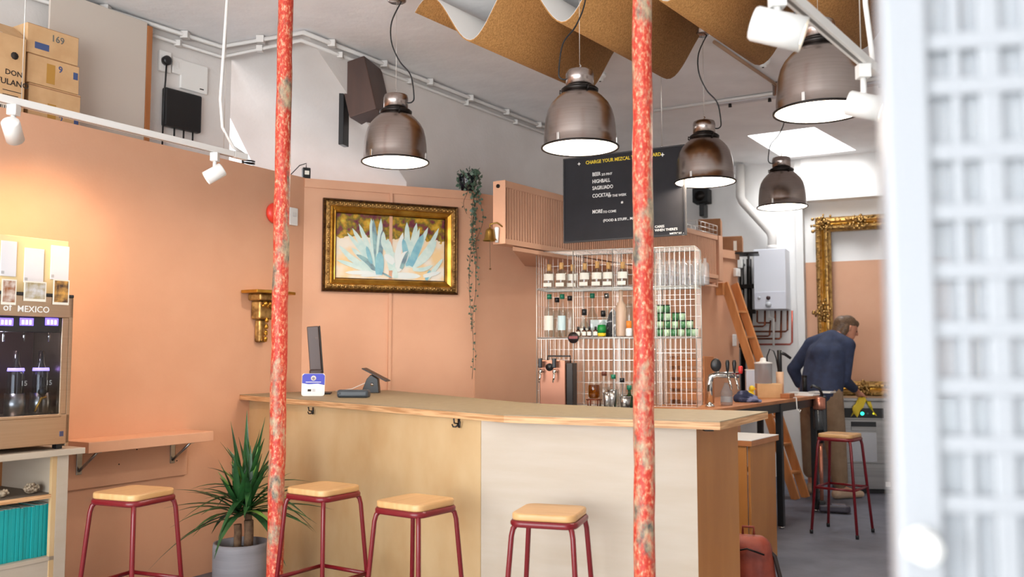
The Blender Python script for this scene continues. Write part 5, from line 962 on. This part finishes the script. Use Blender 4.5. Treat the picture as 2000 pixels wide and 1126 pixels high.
# ================================================================== SPEAKERS, DETECTORS, STRIPS
def wal(px, py, off): a, b = WA.px(px, py, off); return WA.w(a, off, b)
p = wal(735, 212, -.22); t = T('mounted_speaker', 'brown wooden wall speaker on black bracket above first lamp', 'speaker', p, WA.rz + .35)
wS = .34; hS = .42
Msp = rot('X', -14)
MB().bx(0, wS, 0, .22, 0, hS, Msp).build('cabinet', mat('walnut', (84, 58, 48), .45, c2=(66, 44, 36), ns=6, stretch=(1, 1, .2)), t, .006); MB().lathe([(.0, 0), (.11, 0), (.12, .012), (.115, .016), (.03, .004), (0, .004)], (0, 0, 0), 24, Msp @ tr(wS + .0, .11, hS * .4) @ rot('Y', 90)).build('woofer', BLACK, t); MB().tube([(.1, .2, .2), (.05, .3, .1)], .02, 8).build('bracket_arm', BLACK, t); MB().bx(.0, .10, .26, .30, -.25, .2).build('bracket_plate', BLACK, t, .004)
p = WB.w(WB.px(1372, 405, -.15)[0], -.15, WB.px(1372, 405, -.15)[1]); t = T('small_speaker', 'small black speaker under the third pendant lamp', 'speaker', p, WB.rz); s_ = p.y / FPX
box('cabinet', BLACKM, t, -15 * s_, 15 * s_, -.12, .1, 8 * s_, 36 * s_, .006); MB().lathe([(.0, 0), (9 * s_, 0), (10 * s_, .01), (0, .012)], (0, 0, 0), 18, tr(0, -.122, 20 * s_) @ rot('X', 90)).build('driver', DARKM, t); box('bracket', BLACK, t, -.03, .03, -.05, .15, -18 * s_, 8 * s_, .01)
for (px, py, r, lb) in ((1490, 116, .055, 'white round smoke detector on ceiling left of nearest lamp'), (1172, 144, .05, 'white detector on ceiling right of the second lamp')):
    p = at(px, py, CEIL); t = T('smoke_detector', lb, 'smoke detector', p, 0, 'ceiling detectors'); MB().lathe([(r, 0), (r, -.02), (r * .85, -.035), (r * .5, -.04), (r * .45, -.06), (0, -.062)], n=24).build('housing', WHITEP, t); MB().lathe([(.008, -.058), (.008, -.066), (0, -.067)], n=8).build('sensor', DARKM, t)
def strip(x0, y0, x1, y1, lb):
    a = at(x0, y0, CEIL - .03); b = at(x1, y1, CEIL - .03); L_ = (b - a).length; t = T('ceiling_batten', lb, 'batten', a, math.atan2(b.y - a.y, b.x - a.x), 'ceiling battens'); box('channel', mat('batten_grey', (196, 192, 194), .5), t, 0, L_, -.04, .04, -.01, .03, .003)
    for k in range(int(L_ / .35) + 1): MB().lathe([(.014, 0), (.016, -.03), (0, -.032)], (.12 + k * .35, 0, -.01), 10).build('fixing', DARKM, t)
strip(1400, 204, 1516, 188, 'pale ceiling batten left of nearest lamp over kitchen'); strip(1575, 316, 1740, 301, 'pale ceiling batten right below the skylight'); strip(1690, 166, 1745, 158, 'short pale ceiling batten right of nearest lamp')

# ================================================================== PERSON
def P(x, y, z): return Vector((x * 1.0593, y * 1.0593, EYE + (z - 1.35) * 1.0593))
pe = T('person', 'person in navy jacket and khaki trousers bending to wipe the dishwasher', 'person', P(2.95, 8.5, 0))
o0 = pe.location.copy()
def q(x, y, z): return P(x, y, z) - o0
pel = q(2.90, 8.42, .98); wst = q(2.93, 8.46, 1.12); ch = q(2.99, 8.50, 1.33); nb_ = q(3.06, 8.54, 1.49); hdc = q(3.235, 8.62, 1.575)
F_ = Vector((.75, .66, 0)); Rt = Vector((.66, -.75, 0))
sR = nb_ + Rt * .165 + Vector((.0, 0, -.07)); sL = nb_ - Rt * .19 + Vector((-.03, 0, -.06))
eR = q(3.12, 8.40, 1.10); hR = q(3.335, 8.66, .985); eL = q(2.755, 8.76, 1.20); hL = q(2.83, 8.78, 1.02)
hipR = pel + Rt * .1; hipL = pel - Rt * .1; kR = q(3.02, 8.40, .52); kL = q(2.89, 8.66, .53); aR = q(3.06, 8.42, .10); aL = q(2.90, 8.74, .11)
fR = aR + Vector((.19, .07, -.065)); fL = aL + Vector((.10, .13, -.075))
fingers = []
hd_ = (hR - eR).normalized(); side = Vector((.75, .3, 0)).normalized(); palm = hR + Vector((.03, .03, -.03))
for k, ln in enumerate((.055, .062, .058, .046)):
    b0 = palm + Vector((.012, .016, -.012)) + Rt * (.027 - .018 * k); k1 = b0 + Vector((.035, .03, -.012)) * (ln / .055); k2 = k1 + Vector((.012, .012, -.022)); fingers += [(b0, .0095, k1, .009), (k1, .009, k2, .008)]
thumb = [(hR + Rt * .02, .011, palm + Rt * .045 + Vector((.02, .0, -.02)), .010), (palm + Rt * .045 + Vector((.02, 0, -.02)), .010, palm + Rt * .04 + Vector((.05, .02, -.035)), .008)]
fingL = []
for k in range(4): b0 = hL + Vector((.02, -.02, -.02 - .016 * k)); k1 = b0 + Vector((.045, -.03, -.012)); fingL += [(b0, .0095, k1, .009), (k1, .009, k1 + Vector((.025, -.03, 0)), .008)]
hf_ = Vector((.95, .02, -.34)).normalized(); hr_ = hf_.cross(Vector((0, 0, 1))).normalized(); hu_ = hr_.cross(hf_)
def hp(f, u, r): return hdc + hf_ * f + hu_ * u + hr_ * r
head = [(hp(0, .035, 0), .094, hp(-.02, .03, 0), .092), (hp(.035, -.04, 0), .066, hp(.05, -.085, 0), .038), (hp(.02, 0, 0), .08, hp(.03, -.05, 0), .06), (hp(.085, .03, 0), .022, hp(.118, -.008, 0), .0145), (hp(.10, -.012, .012), .010, hp(.10, -.012, -.012), .010), (hp(.07, .04, .035), .02, hp(.07, .04, -.035), .02), (hp(.09, -.045, .018), .0085, hp(.09, -.045, -.018), .0085), (hp(.07, -.09, 0), .028, hp(.06, -.085, 0), .028), (hp(-.005, .0, .088), .012, hp(-.012, .03, .092), .016), (hp(-.005, .0, -.088), .012, hp(-.012, .03, -.092), .016)]
body = head + [(hp(-.02, -.05, 0), .055, nb_, .062), (nb_, .08, ch, .13), (ch, .13, wst, .115), (wst, .115, pel, .125), (nb_, .07, sR, .06), (nb_, .07, sL, .06), (sR, .055, eR, .042), (eR, .042, hR, .029), (hR, .029, palm, .032), (palm, .03, palm + Rt * .03, .024), (sL, .055, eL, .042), (eL, .042, hL, .029), (hL, .03, hL + Vector((.02, -.02, -.05)), .026), (hipR, .09, kR, .06), (kR, .058, aR, .036), (hipL, .09, kL, .06), (kL, .058, aL, .036), (aR, .036, fR, .03), (aL, .036, fL, .03)] + fingers + thumb + fingL
blobobj('body', body, SKIN, pe, .0085, 3)
jk = [(nb_ + Vector((0, 0, .0)), .088, ch, .165), (ch, .165, wst, .165), (wst, .165, pel + Vector((0, 0, -.02)), .172), (ch + Rt * .06, .145, pel + Rt * .08, .14), (ch - Rt * .06, .145, pel - Rt * .08, .14), (nb_, .095, sR, .085), (nb_, .095, sL, .085), (sR, .078, eR, .060), (eR, .060, eR.lerp(hR, .72), .046), (sL, .08, eL, .062), (eL, .068, eL.lerp(hL, .8), .05), (nb_ + F_ * -.02, .09, ch - F_ * .06, .14)]
blobobj('jacket', jk, DENIM, pe, .013, 5)
blobobj('jacket_collar', [(nb_ + Vector((-.03, .05, .035)), .028, nb_ + Vector((-.05, -.03, .035)), .028), (nb_ + Vector((-.05, -.03, .035)), .028, nb_ + Vector((.03, -.07, .02)), .026), (nb_ + Vector((.03, -.07, .02)), .026, nb_ + Vector((.09, -.05, -.04)), .02)], DENIM, pe, .009, 3)
blobobj('trousers', [(pel, .15, pel + Vector((0, 0, -.12)), .15), (hipR, .125, kR, .105), (kR, .105, aR + Vector((0, 0, .07)), .078), (hipL, .125, kL, .11), (kL, .11, aL + Vector((-.0, 0, .12)), .085)], KHAKI, pe, .013, 5)
hair = [(hp(-.01, .06, 0), .096, hp(-.06, .045, 0), .09), (hp(-.06, .045, 0), .09, hp(-.085, -.05, 0), .062), (hp(-.085, -.05, 0), .062, hp(-.10, -.10, 0), .04), (hp(.055, .085, .02), .042, hp(.055, .085, -.02), .042), (hp(-.035, .02, .062), .045, hp(-.05, -.05, .055), .04), (hp(-.035, .02, -.062), .045, hp(-.05, -.05, -.055), .04)]
blobobj('hair', hair, HAIR, pe, .008, 2)
for r in (.034, -.034): MB().ball(hp(.083, .015, r), .011, 10, 8).build('eye', mat('eye_dark', (60, 46, 40), .2), pe)
SHOE = mat('shoe_beige', (186, 160, 136), .6)
for a, f, nm in ((aR, fR, 'shoe'), (aL, fL, 'shoe')):
    g = Vector((0, 0, 0)); fl_ = lambda v, h_: Vector((v.x, v.y, h_ - o0.z))
    blobobj(nm, [(fl_(a - (f - a) * .25, .05), .048, fl_(f, .042), .042), (fl_(a, .08), .05, fl_(a.lerp(f, .5), .055), .048), (fl_(f, .042), .042, fl_(f + (f - a) * .25, .034), .034)], SHOE, pe, .01, 3)
c = T('cleaning_cloth', 'bright yellow cleaning cloth held over the dishwasher top', 'cloth', o0 + palm)
cl = MB(); vs = []; n = 12
for i in range(n + 1):
    for j in range(n + 1):
        a, b = i / n - .5, j / n - .5; dr = max(0, abs(a) + abs(b) * .6 - .18); vs.append((.055 + .20 * a + .02 * math.sin(b * 9), .03 + .07 * b, -.03 - .32 * dr + .012 * math.sin(a * 22 + b * 8)))
cl.add(vs, [(i * (n + 1) + j, (i + 1) * (n + 1) + j, (i + 1) * (n + 1) + j + 1, i * (n + 1) + j + 1) for i in range(n) for j in range(n)], True)
o = cl.build('cloth', mat('cloth_yellow', (236, 204, 60), .8), c); md = o.modifiers.new('thick', 'SOLIDIFY'); md.thickness = .004

# ================================================================== FOREGROUND GLAZED DOOR
DP = aty(1744, 690, .80); GD = Frame((DP.x, DP.y), (1, -.22)); zz0, zz1 = 0.02, 2.6
dr = T('door_1', None, None, GD.w(0, 0, 0), GD.rz); struct(dr, 'white glazed shop door standing open at the right edge')
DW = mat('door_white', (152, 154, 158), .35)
box('stile', DW, dr, 0, .038, 0, .04, zz0, zz1, .004); box('stile', DW, dr, .78, .85, 0, .045, zz0, zz1, .004); box('top_rail', DW, dr, .038, .78, 0, .045, zz1 - .09, zz1, .004); box('bottom_rail', DW, dr, .038, .78, 0, .045, zz0, zz0 + .22, .004)
for py in (76, 165, 294, 412, 527, 642, 755, 868, 985): z = GD.px(1850, py)[1]; box('glazing_bar', DW, dr, .038, .78, .006, .034, z - .008, z + .008, .002)
for px, wd_ in ((1893, .004), (1962, .009), (2045, .006)): u = GD.px(px, 690)[0]; box('glazing_bar', DW, dr, u - wd_, u + wd_, .008, .038, zz0 + .22, zz1 - .09, .002)
MB().bx(.038, .78, .018, .024, zz0 + .22, zz1 - .09).build('pane', glassmat('reflection_haze_pane', (240, 244, 246), 1.0, .08, .45), dr)  # milky diffuse colour stands in for shopfront reflections on the glass
u, z = GD.px(1797, 1060); MB().lathe([(0, 0), (.014, 0), (.015, .004), (.006, .007), (.006, .016), (.013, .02), (.012, .03), (0, .032)], (0, 0, 0), 20, tr(u, -.001, z) @ rot('X', 90)).build('door_knob', WHITEP, dr)
